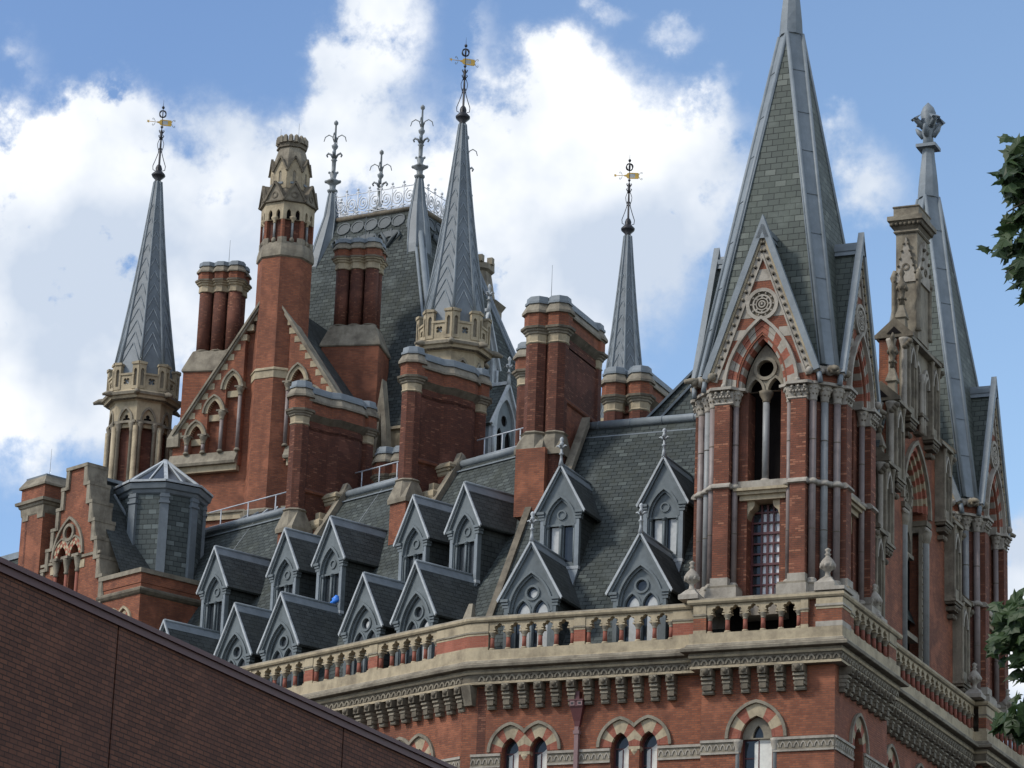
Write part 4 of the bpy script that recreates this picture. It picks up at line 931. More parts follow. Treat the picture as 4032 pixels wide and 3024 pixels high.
# slate roof behind the street front
SR = MB(); xa, xb, xr = -1.2, -9.0, -4.8
SR.add([(xa, 5.9, 31.0), (xa, 18, 31.0), (xr, 18, 39.6), (xr, 5.9, 39.6), (xb, 18, 31), (xb, 5.9, 31)], [(0, 1, 2, 3), (3, 2, 4, 5)], 'slate'); SR.box(xr-.15, xr+.15, 5.9, 18, 39.55, 39.75, 'lead')
SR.build('street_roof', HOT)

HR = MB(); A = (-11.3, 9.6, 38.3); B_ = (-8.9, 11.0, 41.5); C = (-2.5, 11.0, 41.5); D_ = (-1.5, 9.6, 38.3); E_ = (-11.3, 14, 38.3)
HR.add([A, D_, C, B_, E_, (-8.9, 14, 41.5)], [(0, 1, 2, 3), (4, 0, 3, 5)], 'slate')
for f_ in (0.0, .62): HR.bar((A[0]+f_, A[1]-.04, A[2]+.03), (B_[0]+f_*.75, B_[1]-.04, B_[2]+.03), .26, .08, 'lead')
HR.bar((B_[0], 11, 41.55), (C[0], 11, 41.55), .3, .14, 'lead')
HR.box(-8.1, -6.9, 9.55, 10.6, 38.9, 39.35, 'dark'); HR.box(-8.2, -6.9, 9.4, 10.6, 39.35, 39.5, 'lead')
for k in range(4): HR.box(-8.05, -6.9, 9.5, 9.58, 38.95+.11*k, 38.99+.11*k, 'lead_d')
HR.build('hipped_roof', HOT)
# ------------------------------------------------------------------ chimney stacks
def flue_top(mb, poly, zt, dz=0, neck=True, rod=None):
    """moulded head of a flue: stone neck, string, brick frieze, sloped stone, lead cap"""
    z = zt+dz
    pr = [(z-1.90, 0)] + ([(z-1.86, .04), (z-1.80, .0), (z-1.55, .02), (z-1.52, .07), (z-1.45, .08), (z-1.42, .14), (z-1.36, .15), (z-1.34, .22)] if neck else [(z-1.5, 0), (z-1.40, .10)]) + \
         [(z-1.25, .23), (z-1.20, .10), (z-.72, .10), (z-.71, .20), (z-.62, .20), (z-.32, .04), (z-.31, .10), (z-.22, .10), (z-.20, .05), (z-.02, .03), (z, .0)]
    ms = (['stone', 'stone', 'stone', 'stone_w', 'stone_w', 'stone_w', 'stone_w', 'stone_w'] if neck else ['brick_chim', 'stone_d']) + ['stone_d', 'stone_d', 'brick', 'stone_w', 'stone_w', 'stone_w', 'lead', 'lead', 'lead', 'lead', 'lead']
    mb.stack(poly, pr, ms)
def rod(mb, x, y, z, h=1.4): mb.lathe([(.012, z), (.008, z+h)], 4, 'iron_g', x, y)
def stack_ab(label, loc, rz, foot=0):
    T = thing('chimney_stack', label, 'chimney', loc, rz, 'tall brick chimney stacks on the roof'); s = MB(); zt = 43.1
    oc = ngon(.42); ocr = ngon(.42, 8, PI/8, 0, 3.55)
    slab = [(-.30, .25), (.30, .25), (.30, 1.35), (.52, 1.7), (.52, 2.85), (.30, 3.2), (-.30, 3.2), (-.52, 2.85), (-.52, 1.7), (-.30, 1.35)]
    s.stack(slab, [(33.5, 0), (38.3, 0), (38.35, .10), (38.45, .12), (38.55, 0), (zt-1.9, 0)], ['brick_chim', 'brick', 'brick', 'brick_chim', 'brick_chim'])
    s.stack(oc, [(36.5, 0), (zt-1.89, 0)], 'brick_chim'); s.stack(ocr, [(36.0, 0), (zt-1.89, 0)], 'brick_chim'); s.box(-.47, .47, -.46, .6, 33.5, 36.9, 'brick')
    s.build('shaft', T)
    h = MB(); flue_top(h, slab, zt-.14, -.003, False); flue_top(h, oc, zt); flue_top(h, ocr, zt-.05, .004); h.build('head', T)
    b = MB(); b.rings([[(x, y, z) for x, y in p] for z, p in ((36.55, [(a*.54, c*.54+.0) for a, c in ((-1, -1), (-.4, -1), (.4, -1), (1, -1), (1, 1), (.4, 1), (-.4, 1), (-1, 1))]), (36.72, [(a*.56, c*.56) for a, c in ((-1, -1), (-.4, -1), (.4, -1), (1, -1), (1, 1), (.4, 1), (-.4, 1), (-1, 1))]), (37.45, ngon(.48, 8, -7*PI/8)), (37.5, ngon(.54, 8, -7*PI/8)), (37.58, ngon(.44, 8, -7*PI/8)))], 'stone_w')
    # stepped kneelers where the coping dies into the stack
    b.box(.2, .98, 1.35, 3.6, 36.0, 37.95, 'brick')
    b.stack([(.2, 1.35), (.98, 1.35), (.98, 3.6), (.2, 3.6)], [(37.95, 0), (38.0, .05), (38.1, .06), (38.12, .12), (38.22, .13), (38.24, .2), (38.36, .2), (38.5, .02)], 'stone')
    b.box(.2, .88, .62, 1.5, 35.6, 36.75, 'brick'); b.stack([(.2, .62), (.88, .62), (.88, 1.5), (.2, 1.5)], [(36.75, 0), (36.8, .08), (36.92, .14), (37.1, .14), (37.2, .02)], 'stone'); b.box(.5, .80, .70, 1.3, 37.15, 37.5, 'stone')
    b.box(.2, .72, .05, .8, 35.0, 36.1, 'brick'); b.stack([(.2, .05), (.74, .05), (.74, .8), (.2, .8)], [(36.1, 0), (36.15, .08), (36.3, .1), (36.45, .0)], 'stone')
    b.rings([[(x, yy, z+dz) for x, dz in ((.92, -.4), (1.22, -.4), (1.22, .42), (.92, .42))] for yy, z in ((-.35, 35.05), (1.0, 37.15), (1.5, 37.95), (1.75, 38.5))], 'stone_w'); b.tube([(1.07, 1.5, 38.3), (1.07, 1.9, 38.75), (1.07, 2.3, 38.6)], [.16, .2, .1], 7, 'stone_w')
    b.build('stone_base', T)
    l = MB(); l.box(-.52, .52, -.52, -.42, 34.05, 34.5, 'lead'); l.box(-.54, .54, -.62, -.42, 34.0, 34.1, 'lead'); l.build('flashing', T)
    return T
stack_ab('sooty chimney stack nearest the octagonal roof lantern, third from the corner tower along the roof', wp(18.7, 6.8), WROT)
stack_ab('sooty chimney stack standing in front of the stone crown of the middle spire', wp(11.65, 6.8), WROT)
def stack_c(label, loc, L_, w_, lo, rods):
    T = thing('chimney_stack', label, 'chimney', loc, 0, 'tall brick chimney stacks on the roof'); s = MB(); zt = 43.1
    o1 = ngon(.44, 8, PI/8, -w_/2+.44, 0); o2 = ngon(.42, 8, PI/8, w_/2-.42, .12); o3 = ngon(.42, 8, PI/8, w_/2-.42, L_); o4 = ngon(.44, 8, PI/8, -w_/2+.44, L_)
    slab = [(-w_/2+.12, .1), (w_/2-.12, .1), (w_/2-.12, L_), (-w_/2+.12, L_)]
    s.stack(slab, [(lo, 0), (38.9, 0), (38.95, .08), (39.05, .1), (39.15, 0), (zt-1.9, 0)], ['brick', 'brick', 'brick', 'brick_chim', 'brick_chim'])
    for i, o in enumerate((o1, o2, o3, o4)): s.stack(o, [(lo+1, 0), (zt-1.89, 0)], 'brick_chim')
    s.box(-w_/2-.05, w_/2-.5, -.6, .7, lo, 36.95, 'brick'); s.build('shaft', T)
    h = MB(); flue_top(h, slab, zt-.06, -.003, False)
    for i, o in enumerate((o1, o2, o3, o4)): flue_top(h, o, zt, .003*i)
    h.build('head', T)
    b = MB()
    for cx, cy, r, q in ((-w_/2+.44, 0, .50, .58), (w_/2-.42, .12, .46, .48)):
        b.rings([[(cx+x, cy+y, z) for x, y in p] for z, p in ((36.75, [(a*q, c*q) for a, c in ((-1, -1), (-.4, -1), (.4, -1), (1, -1), (1, 1), (.4, 1), (-.4, 1), (-1, 1))]), (36.95, [(a*q, c*q) for a, c in ((-1, -1), (-.4, -1), (.4, -1), (1, -1), (1, 1), (.4, 1), (-.4, 1), (-1, 1))]), (37.55, ngon(r, 8, -7*PI/8)), (37.62, ngon(r+.07, 8, -7*PI/8)), (37.7, ngon(r-.04, 8, -7*PI/8)))], 'stone_w')
    b.rings([[(x, yy, z+dz) for x, dz in ((w_/2+.05, 0), (w_/2+.38, 0), (w_/2+.38, .4), (w_/2+.05, .4))] for yy, z in ((-1.0, 34.4), (1.6, 38.3))], 'stone_w')
    b.build('stone_base', T)
    if rods:
        r = MB(); rod(r, *rods, 43.05, 1.5); r.build('lightning_rod', T)
    return T
stack_c('broad brick chimney stack just left of the plain slate roof, with a tall thin rod', (-13.85, 6.8, 0), 3.5, 1.65, 34.3, (.0, .25))
stack_c('brick chimney stack in front of the small right-hand spire', (-14.15, 15.9, 0), 4.0, 1.9, 34.0, (-.6, .4))
# low stack heads behind the ridge
def low_stack(label, loc, rz, zt, L_=2.4, rr=.42):
    T = thing('chimney_stack', label, 'chimney', loc, rz); h = MB()
    o1 = ngon(rr); o2 = ngon(rr, 8, PI/8, rr*1.95, .05); o3 = ngon(rr, 8, PI/8, rr*1.95, L_)
    for i, o in enumerate((o1, o2, o3)): h.stack(o, [(36, 0), (zt-1.89, 0)], 'brick_chim'); flue_top(h, o, zt, .003*i)
    h.box(-.25, rr*1.95+.25, 0, L_, 36, zt-.4, 'brick_chim'); h.build('head', T); return T
low_stack('low lead-capped chimney head peeping over the ridge between the two nearest sooty stacks', (-25.2, 16.5, 0), 0, 40.75, 2.4, .38)
low_stack('dark chimney head half hidden behind the broad stack with the thin rod', (-18.85, 16.4, 0), 0, 44.75, 2.2, .38)
# clusters of round flues on stone-sloped bases
def cluster(label, loc, rz, zt, zb, nx, ny, rr, px, base):
    T = thing('chimney_cluster', label, 'chimney', loc, rz, 'clustered round chimneys'); s = MB(); h = MB(); k = 0
    for i in range(nx):
        for j in range(ny):
            cx, cy = (i-(nx-1)/2)*px, j*px
            s = MB(); s.lathe([(rr, zb-.2), (rr, zt-1.5)], 12, 'brick_chim', cx, cy, smooth=True); s.build('flue', T); s = MB(); h.lathe([(rr+.05, zb-.02), (rr+.05, zb+.03), (rr, zb+.08)], 12, 'stone_d', cx, cy)
            o = ngon(rr*1.06, 8, PI/8, cx, cy); dz = .003*k; k += 1; z = zt+dz
            h.stack(o, [(z-1.52, .0), (z-1.5, .04), (z-1.22, .02), (z-1.18, .08), (z-1.1, .1), (z-1.08, .16), (z-1.02, .17), (z-1.0, .22), (z-.92, .22), (z-.9, .10), (z-.56, .10), (z-.55, .18), (z-.48, .18), (z-.24, .03), (z-.22, .09), (z-.03, .07), (z, .02)],
                    ['stone']*7+['stone_d']*2+['brick', 'stone_w', 'stone_w', 'stone_w', 'lead', 'lead', 'lead'])
    h.build('head', T)
    b = MB(); wx, wy = nx*px/2+.02, (ny-.5)*px+.05; y0 = -px/2-.02
    b.stack([(-wx, y0), (wx, y0), (wx, wy), (-wx, wy)], [(zb-1.15, .34), (zb-1.1, .38), (zb-1.0, .36), (zb-.05, 0), (zb, -.05)], 'stone_w')
    b.stack([(-wx, y0), (wx, y0), (wx, wy), (-wx, wy)], [(base, .30), (zb-1.14, .30)], 'brick')
    b.build('base', T)
    r = MB(); rod(r, .2, .3, zt-.02, 1.3); r.build('lightning_rod', T)
    return T
cluster('cluster of round brick flues left of the octagonal chimney shaft, against white cloud', (-39.0, 26.1, 0), R_(12), 53.75, 49.3, 3, 2, .325, .70, 40)
cluster('cluster of round brick flues in front of the big slate pavilion roof', (-32.3, 27.0, 0), R_(12), 54.5, 50.2, 3, 2, .325, .70, 40)
# ------------------------------------------------------------------ spired stair turrets
def iron_finial(parent, z, s, rv):
    """bulb, open scrolls, ring, ball and spike, with a bottle-shaped gilt vane"""
    f = MB()
    f.lathe([(.16*s, z), (.20*s, z+.06*s), (.14*s, z+.12*s), (.36*s, z+.34*s), (.40*s, z+.42*s), (.28*s, z+.55*s), (.17*s, z+.66*s), (.19*s, z+.80*s), (.14*s, z+.95*s), (.06*s, z+1.05*s), (.055*s, z+2.2*s), (.03*s, z+2.9*s), (.02*s, z+4.3*s), (.004*s, z+4.85*s)], 8, 'iron')
    for k in range(4):
        a = k*PI/2+.5; dx, dy = math.cos(a), math.sin(a)
        f.tube([(dx*r*s, dy*r*s, z+h*s) for r, h in ((.19, .68), (.32, .72), (.34, .95), (.22, 1.3), (.10, 1.7), (.07, 2.0))], .022*s, 5, 'iron')
        f.tube([(dx*r*s, dy*r*s, z+h*s) for r, h in ((.06, 1.75), (.15, 2.05), (.17, 2.25), (.09, 2.5))], .018*s, 5, 'iron')
        for h in (2.65, 2.95): f.tube([(dx*r*s, dy*r*s, z+(h+q)*s) for r, q in ((.03, -.12), (.1, -.02), (.14, .06), (.10, .10))], .026*s, 5, 'iron')
    f.lathe([(.10*s, z+2.5*s), (.07*s, z+2.7*s), (.09*s, z+2.95*s), (.05*s, z+3.05*s)], 7, 'iron'); f.lathe([(.03*s, z+3.15*s), (.09*s, z+3.25*s), (.03*s, z+3.3*s)], 7, 'iron')
    for k in range(3):
        a = k*PI/3; T0 = Matrix.Rotation(a, 4, 'Z'); f.T = T0
        f.tube([(.2*s*math.cos(t*PI/8), 0, z+4.0*s+.2*s*math.sin(t*PI/8)) for t in range(17)], .03*s, 5, 'iron')
    f.T = Matrix.Identity(4); f.sph((0, 0, z+4.38*s), .085*s, 'iron', 8, 6)
    o = f.build('finial', parent)
    v = MB(Matrix.Rotation(rv, 4, 'Z')); zc = z+3.5*s; s = s*.86
    bott = [(-.32, .045), (-.20, .06), (-.12, .17), (.0, .20), (.55, .20), (.60, .15), (.60, -.15), (.55, -.20), (0, -.20), (-.12, -.17), (-.20, -.06), (-.32, -.045)]
    v.ext([(x*s, zc+y*s) for x, y in bott], -.02*s, .02*s, 'gold', holes=[[(x*s, zc+y*s) for x, y in ((.03, -.13), (.36, -.13), (.36, .13), (.03, .13))]])
    v.box(.03*s, .36*s, -.012*s, .012*s, zc-.13*s, zc+.13*s, 'paint_l')
    v.tube([(-.85*s, 0, zc), (-.3*s, 0, zc)], .02*s, 5, 'gold'); v.ext([(-.88*s+.13*s*math.cos(PI*k/5)*(1 if k % 2 == 0 else .4), zc+.13*s*math.sin(PI*k/5)*(1 if k % 2 == 0 else .4)) for k in range(10)], -.015*s, .015*s, 'gold')
    for sx, x0 in ((-1, -.45), (1, .6)):
        for sz in (-1, 1): v.tube([((x0+q[0]*(1 if sx > 0 else -.8))*s, 0, zc+sz*q[1]*s) for q in ((0, .06), (.08, .2), (.16, .26), (.22, .22), (.2, .15), (.14, .17))], .016*s, 5, 'iron_g')
    v.build('weather_vane', o)
    return o
def turret(label, loc, zs, rb, zn, rn, crown, zdr, fs, rv, ph=PI/8, drum=True):
    """octagonal turret: zs spire foot, zn spire neck, crown radius, zdr bottom of the drum"""
    T = thing('spired_turret', label, 'turret', loc, 0, 'octagonal turrets with lead chevron spires')
    k8 = 1/math.cos(PI/8)
    sp = MB(); P = ngon(1, 8, ph); rr = lambda z: rb+(rn-rb)*((z-zs)/(zn-zs)) + .06*rb*math.sin(PI*min(1, (z-zs)/(zn-zs)))*-1
    lv = [zs+(zn-zs)*j/6 for j in range(7)]
    sp.rings([[(x*(rb*1.1)*k8, y*(rb*1.1)*k8, zs-1.0) for x, y in P]]+[[(x*rr(z)*k8, y*rr(z)*k8, z) for x, y in P] for z in lv], 'lead_d')
    for i in range(8):
        pts = [(P[i][0]*rr(z)*k8, P[i][1]*rr(z)*k8, z) for z in lv]; sp.tube(pts, [.075-.035*j/6 for j in range(7)], 5, 'lead')
        a, b_ = Vector(P[i]), Vector(P[(i+1) % 8]); nrow = 13; z = zs
        for j in range(nrow):
            t0 = j/nrow; z0 = zs+(zn-zs)*t0**1.06; hgt = (rr(z0)*.9)
            zt_ = min(z0+hgt*.95+.05, zn-.1); m_ = (a+b_)/2
            p0, p1, q = a*rr(z0)*k8*1.004, b_*rr(z0)*k8*1.004, m_*rr(zt_)*k8*1.01
            if rr(z0) > .26: sp.tube([(p0.x, p0.y, z0), (q.x, q.y, zt_)], .028, 4, 'lead'); sp.tube([(p1.x, p1.y, z0), (q.x, q.y, zt_)], .028, 4, 'lead')
    S = sp.build('spire', T)
    iron_finial(S, zn-.02, fs, rv)
    # crown parapet: panelled merlons at the corners, pierced stretches between
    c = MB(); R = crown*k8; zb_, zm, zt_ = zs-1.25, zs-.45, zs+.05
    c.stack(ngon(R, 8, ph), [(zb_-.62, -.28), (zb_-.5, -.10), (zb_-.46, .10), (zb_-.34, .14), (zb_-.30, .24), (zb_-.18, .26), (zb_-.10, .08), (zb_-.05, .02), (zb_, 0)], ['stone', 'stone_w', 'stone', 'stone', 'stone_w', 'stone_w', 'stone', 'stone'])
    for i in range(8):
        am = ph+2*PI*(i+.5)/8; c.T = Matrix.Rotation(am+PI/2, 4, 'Z'); ap = crown; hw = crown*math.tan(PI/8)
        c.ext([(-hw+.26, zb_), (hw-.26, zb_), (hw-.26, zm), (-hw+.26, zm)], -ap, -ap+.22, 'stone', holes=[foil(0, zb_+.40, .20*crown/1.75, 4, PI/4, 4)])
        c.box(-hw+.24, hw-.24, -ap-.05, -ap+.26, zm-.10, zm, 'stone')
        for j in range(7): c.box(-hw+.08+j*(2*hw-.16)/7, -hw+.08+(j+.5)*(2*hw-.16)/7, -ap-.06, -ap+.05, zb_-.5, zb_-.4, 'stone_d')
        for sx in (-1, 1):
            c.ext([(sx*(hw-.34), zb_), (sx*hw, zb_), (sx*hw, zt_-.08), (sx*(hw-.34), zt_-.08)], -ap-.04, -ap+.2, 'stone', holes=[arch(sx*(hw-.17), zt_-.42, .085, .14, 0, 4, zb_+.15)])
            c.box(sx*(hw-.30), sx*(hw-.04), -ap+.05, -ap+.1, zb_+.1, zt_-.2, 'stone_w')
            c.ext([(sx*(hw-.38), zt_-.08), (sx*(hw+.0), zt_-.08), (sx*(hw+.0), zt_+.06), (sx*(hw-.38), zt_+.02)], -ap-.09, -ap+.24, 'stone')
    c.T = Matrix.Identity(4)
    for i in range(8):
        a = ph+2*PI*i/8; dx, dy = math.cos(a), math.sin(a); r0 = R*1.0
        c.tube([(dx*r0, dy*r0, zb_-.22), (dx*(r0+.35), dy*(r0+.35), zb_-.24), (dx*(r0+.62), dy*(r0+.62), zb_-.34)], [.17, .14, .07], 6, 'stone_w')
    c.build('crown', T)
    d = MB(); w_ = crown*.88; hw = w_*math.tan(PI/8); zt2 = zb_-.55
    d.stack(ngon((w_-.22)*k8, 8, ph), [(zdr, 0), (zt2+.1, 0)], 'brick_chim')
    for i in range(8):
        am = ph+2*PI*(i+.5)/8; d.T = Matrix.Rotation(am+PI/2, 4, 'Z'); ap = w_
        zsp = zt2-.95
        d.ext([(-hw, zsp-.35), (hw, zsp-.35), (hw, zt2), (-hw, zt2)], -ap, -ap+.25, 'stone', holes=[arch(0, zsp, hw*.52, .58, 0, 6, zsp-.34)])
        d.ext(arch(0, zsp, hw*.52, .57, 0, 6, zsp-.33), -ap+.06, -ap+.12, 'stone', holes=[foil(0, zsp+.10, .20, 3)]); d.box(-hw*.5, hw*.5, -ap+.13, -ap+.16, zsp-.3, zsp+.5, 'dark')
        a_ = arch(0, zsp, hw*.52, .58, 0, 6); b2 = arch(0, zsp, hw*.52, .58, .10, 6); d.ext(b2+a_[::-1], -ap-.06, -ap+.02, 'stone_w')
        for x in (-hw*.62, hw*.62): d.lathe([(.11, zdr), (.10, zsp-.55), (.13, zsp-.5), (.11, zsp-.45), (.18, zsp-.2), (.19, zsp-.12)], 7, ['stone_w', 'stone_w', 'stone_w', 'stone_w', 'stone_w'], x, -ap+.02)
        d.box(-hw*.98, hw*.98, -ap-.10, -ap+.1, zsp-.14, zsp-.02, 'stone_w')
        d.lathe([(.13, zdr), (.13, zsp-.3)], 7, 'stone', hw, -ap)
    d.T = Matrix.Identity(4)
    d.build('drum', T)
    return T
turret('octagonal stone turret with lead spire and gilt vane at the far left', (-43.98, 28, 0), 49.3, 1.36, 59.15, .18, 1.58, 38, .90, R_(35))
turret('middle turret with tallest-looking chevron spire above a pale stone crown', (-24.9, 22, 0), 48.15, 1.26, 57.5, .15, 1.48, 38, .88, R_(40))
turret('small chevron spire rising behind a brick chimney right of centre', (-17.55, 24, 0), 43.2, 1.0, 52.05, .15, 1.2, 34, .82, R_(22))
# ------------------------------------------------------------------ pavilion tower: great slate roof with iron cresting
PV = thing('pavilion_tower', 'large steep slate pavilion roof with four lead spikes and pale iron cresting', 'tower', (-34.0, 34.43, 0), R_(-6))
hx, hy, ZT, ZB, SL = 2.5, 2.17, 57.85, 45.2, .34
def pvh(z): return hx+SL*(ZT-z), hy+SL*(ZT-z)
r = MB(); lv = [(ZT, 0), (ZT-3, .02), (ZT-8, .0), (ZB, .25)]
r.rings([[(sx*(pvh(z)[0]+e), sy*(pvh(z)[1]+e), z) for sx, sy in ((-1, -1), (1, -1), (1, 1), (-1, 1))] for z, e in lv[::-1]], 'slate')
r.build('roof', PV)
l = MB()
for sx in (-1, 1):
    for sy in (-1, 1):
        for dx, dy in ((.0, 0.0), (-.30, 0), (0, -.30)):
            a, b_ = pvh(ZT-1.5), pvh(ZB); l.tube([(sx*(a[0]+dx), sy*(a[1]+dy), ZT-1.5), (sx*(b_[0]+.1+dx), sy*(b_[1]+.1+dy), ZB)], .13 if dx == dy else .08, 7, 'lead')
        # concave lead cone over the corner
        R = [(1.0, ZT-3.0), (1.0, ZT-2.1), (.84, ZT-.9), (.56, ZT+.25), (.33, ZT+1.3), (.2, ZT+1.75)]
        pts = []
        for rad, z in R:
            q = pvh(z) if z < ZT else (hx, hy); cx, cy = hx+(q[0]-hx)*.62-.25*max(0, ZT-z)/2.9, hy+(q[1]-hy)*.62-.25*max(0, ZT-z)/2.9
            pts.append([(sx*cx*1.0+rad*.62*math.cos(PI/8+k*PI/4), sy*cy+rad*.62*math.sin(PI/8+k*PI/4), z) for k in range(8)])
        l.rings(pts, 'lead_d')
        for k in range(8): l.tube([p[k] for p in pts], .035, 5, 'lead')
for a, b_ in (((-hx, -hy), (hx, -hy)), ((hx, -hy), (hx, hy)), ((hx, hy), (-hx, hy)), ((-hx, hy), (-hx, -hy))): l.tube([(*a, ZT+.02), (*b_, ZT+.02)], .13, 8, 'stone_d')
l.box(-hx, hx, -hy, hy, ZT-.1, ZT, 'lead_d')
# beaten lead roundels and leaves under the cresting
for T_, hw, ny in ((Matrix.Identity(4), hx, 6), (Matrix.Rotation(PI/2, 4, 'Z'), hy, 5)):
    half = hy if hw == hx else hx
    tilt = Matrix.Translation((0, -half, ZT)) @ Matrix.Rotation(-math.atan(SL), 4, 'X')
    l.T = T_ @ tilt
    n = ny-1
    for k in range(n):
        x = -hw+.55+(2*hw-1.1)*(k+.5)/n
        l.ext(circ(x, -.62, .29, 14), -.03, .02, 'lead_s'); ring(l, x, -.62, .30, .37, -.06, .02, 'lead_s', 14)
        for j in range(10): a0 = 2*PI*j/10; l.sph((x+.36*math.cos(a0), -.02, -.62+.36*math.sin(a0)), .05, 'lead_s', 5, 4)
    for k in range(3):
        x = -hw+1.2+(2*hw-2.4)*k/2
        for sx in (-1, 1):
            l.tube([(x, -.05, -2.2), (x+sx*.2, -.08, -1.75), (x+sx*.5, -.1, -1.35), (x+sx*.62, -.14, -1.6), (x+sx*.5, -.12, -1.85)], [.10, .10, .09, .08, .04], 5, 'lead_s'); l.ext([(x+sx*.1, -1.2), (x+sx*.45, -1.28), (x+sx*.2, -1.7), (x, -1.5)], -.07, 0, 'lead_s')
        l.ext([(x-.16, -1.6), (x+.16, -1.6), (x, -1.05)], -.08, 0, 'lead_s')
l.T = Matrix.Identity(4)
l.build('lead_work', PV)
fsp = []
for sx, sy in ((-1, -1), (1, -1), (1, 1), (-1, 1)):
    f = MB(); z = ZT+1.6; x, y = sx*hx, sy*hy
    f.lathe([(.2, z-.1), (.27, z), (.27, z+.06), (.14, z+.1), (.17, z+.35), (.36, z+.48), (.36, z+.54), (.2, z+.62), (.13, z+.7), (.20, z+.95), (.1, z+1.05), (.11, z+1.6), (.17, z+1.66), (.08, z+1.72), (.07, z+2.2), (.15, z+2.32), (.17, z+2.42), (.06, z+2.52), (.045, z+3.5), (.11, z+3.58), (.11, z+3.68), (.02, z+3.78)], 8, 'iron_g', x, y)
    for k in range(4):
        a0 = k*PI/2+.4; dx, dy = math.cos(a0), math.sin(a0)
        f.tube([(x+dx*q, y+dy*q, z+h) for q, h in ((.05, 2.62), (.14, 2.9), (.32, 3.0), (.5, 2.88), (.56, 2.65))], [.035, .03, .03, .028, .02], 5, 'iron_g')
        f.tube([(x+dx*q, y+dy*q, z+h) for q, h in ((.05, 1.75), (.16, 1.95), (.30, 2.02), (.38, 1.92), (.33, 1.82))], [.07, .06, .06, .05, .04], 5, 'iron_g')
        f.sph((x+dx*.2, y+dy*.2, z+1.0), .07, 'iron_g', 5, 4); f.sph((x+dx*.34, y+dy*.34, z+.52), .09, 'iron_g', 5, 4)
    f.build('roof_spike', PV)
cr_ = MB()
for T_, hw, half, n in ((Matrix.Identity(4), hx, hy, 7), (Matrix.Rotation(PI/2, 4, 'Z'), hy, hx, 6), (Matrix.Rotation(PI, 4, 'Z'), hx, hy, 7), (Matrix.Rotation(-PI/2, 4, 'Z'), hy, hx, 6)):
    cr_.T = T_ @ Matrix.Translation((0, -half, ZT+.12)); st_ = 2*(hw-.2)/n; q = st_/.7
    for zz_ in (.08, 1.12): cr_.tube([(-hw+.1, 0, zz_), (hw-.1, 0, zz_)], .022, 5, 'white')
    for k in range(n+1):
        x = -hw+.2+k*st_; cr_.tube([(x, 0, 0), (x, 0, 1.3)], .028, 5, 'white'); cr_.sph((x, 0, 1.36), .075, 'white', 6, 4); cr_.tube([(x-.1, 0, 1.2), (x+.1, 0, 1.2)], .035, 5, 'white'); cr_.tube([(x-.1, 0, .18), (x+.1, 0, .18)], .04, 5, 'white')
        if k < n:
            c0 = x+st_/2; pts = []
            for j in range(23):
                t = j/22; a0 = 2.2*2*PI*t+PI*.6; rad = (.30*(1-t)+.05)*q; pts.append((c0+rad*math.cos(a0), 0, .62+rad*1.25*math.sin(a0)))
            cr_.tube(pts, [.034-.012*abs(j/22-.4) for j in range(23)], 5, 'white')
            cr_.tube([(x, 0, .15), (c0-.18*q, 0, .2), (c0+.1*q, 0, .12), (c0+.28*q, 0, .3)], .024, 5, 'white'); cr_.sph((c0, 0, .62), .06, 'white', 6, 4)
cr_.build('cresting', PV)
def pv_dormer(x, y, zb, w_, h, zap):
    """lead-clad gabled dormer facing the right-hand side of the roof"""
    T_ = Matrix.Translation((x, y, 0)) @ Matrix.Rotation(PI/2, 4, 'Z'); d = MB(T_); hw = w_/2; ze = zb+h
    d.ext([(-hw, zb), (hw, zb), (hw, ze), (0, zap), (-hw, ze)], 0, .15, 'paint_l', holes=[arch(0, ze-.2, hw*.62, (zap-ze)*.75, 0, 7, zb+.2)])
    d.ext(arch(0, ze-.2, hw*.61, (zap-ze)*.74, 0, 7, zb+.2), .12, .2, 'paint', holes=[circ(0, ze+.2, hw*.2, 12)]+[arch(s_*hw*.3, ze-.75, hw*.2, hw*.4, 0, 5, zb+.3) for s_ in (-1, 1)])
    d.box(-hw*.6, hw*.6, .24, .27, zb, ze+.6, 'dark')
    for s_ in (-1, 1):
        d.rings([[(s_*(hw+.22), yy, ze-.3), (0, yy, zap+.14), (0, yy, zap-.06), (s_*(hw+.1), yy, ze-.38)] for yy in (-.14, 0)], 'paint_l'); d.rings([[(s_*(hw+.22), yy, ze-.32), (0, yy, zap+.1), (0, yy, zap), (s_*(hw+.1), yy, ze-.38)] for yy in (0.002, 3.5)], 'slate')
        d.box(s_*(hw-.1), s_*(hw-.01), .15, 3.0, zb, ze, 'lead_d'); d.tube([(s_*(hw-.1), -.06, zb), (s_*(hw-.1), -.06, ze-.4)], .08, 6, 'paint_l')
    d.bar((0, 0, zap+.1), (0, 3.2, zap+.1), .22, .16, 'paint_l')
    d.lathe([(.12, zap), (.07, zap+.35), (.06, zap+.6), (.13, zap+.62), (.05, zap+.68), (.05, zap+1.2), (.1, zap+1.3), (.02, zap+1.42)], 7, 'paint_l', 0, -.05)
    for k in range(4): a0 = k*PI/2; d.tube([(0, -.05, zap+.8), (.16*math.cos(a0), -.05+.16*math.sin(a0), zap+.98), (.28*math.cos(a0), -.05+.28*math.sin(a0), zap+.92)], [.05, .05, .03], 5, 'paint_l')
    d.build('dormer', PV)
pv_dormer(7.45, -1.4, 44.6, 2.7, 1.9, 48.45); pv_dormer(5.9, -.9, 48.5, 2.2, 1.7, 52.45)
cw = MB(); q = pvh(ZB); cw.box(-q[0], q[0], -q[1], q[1], 36, 44.6, 'stone_d'); 
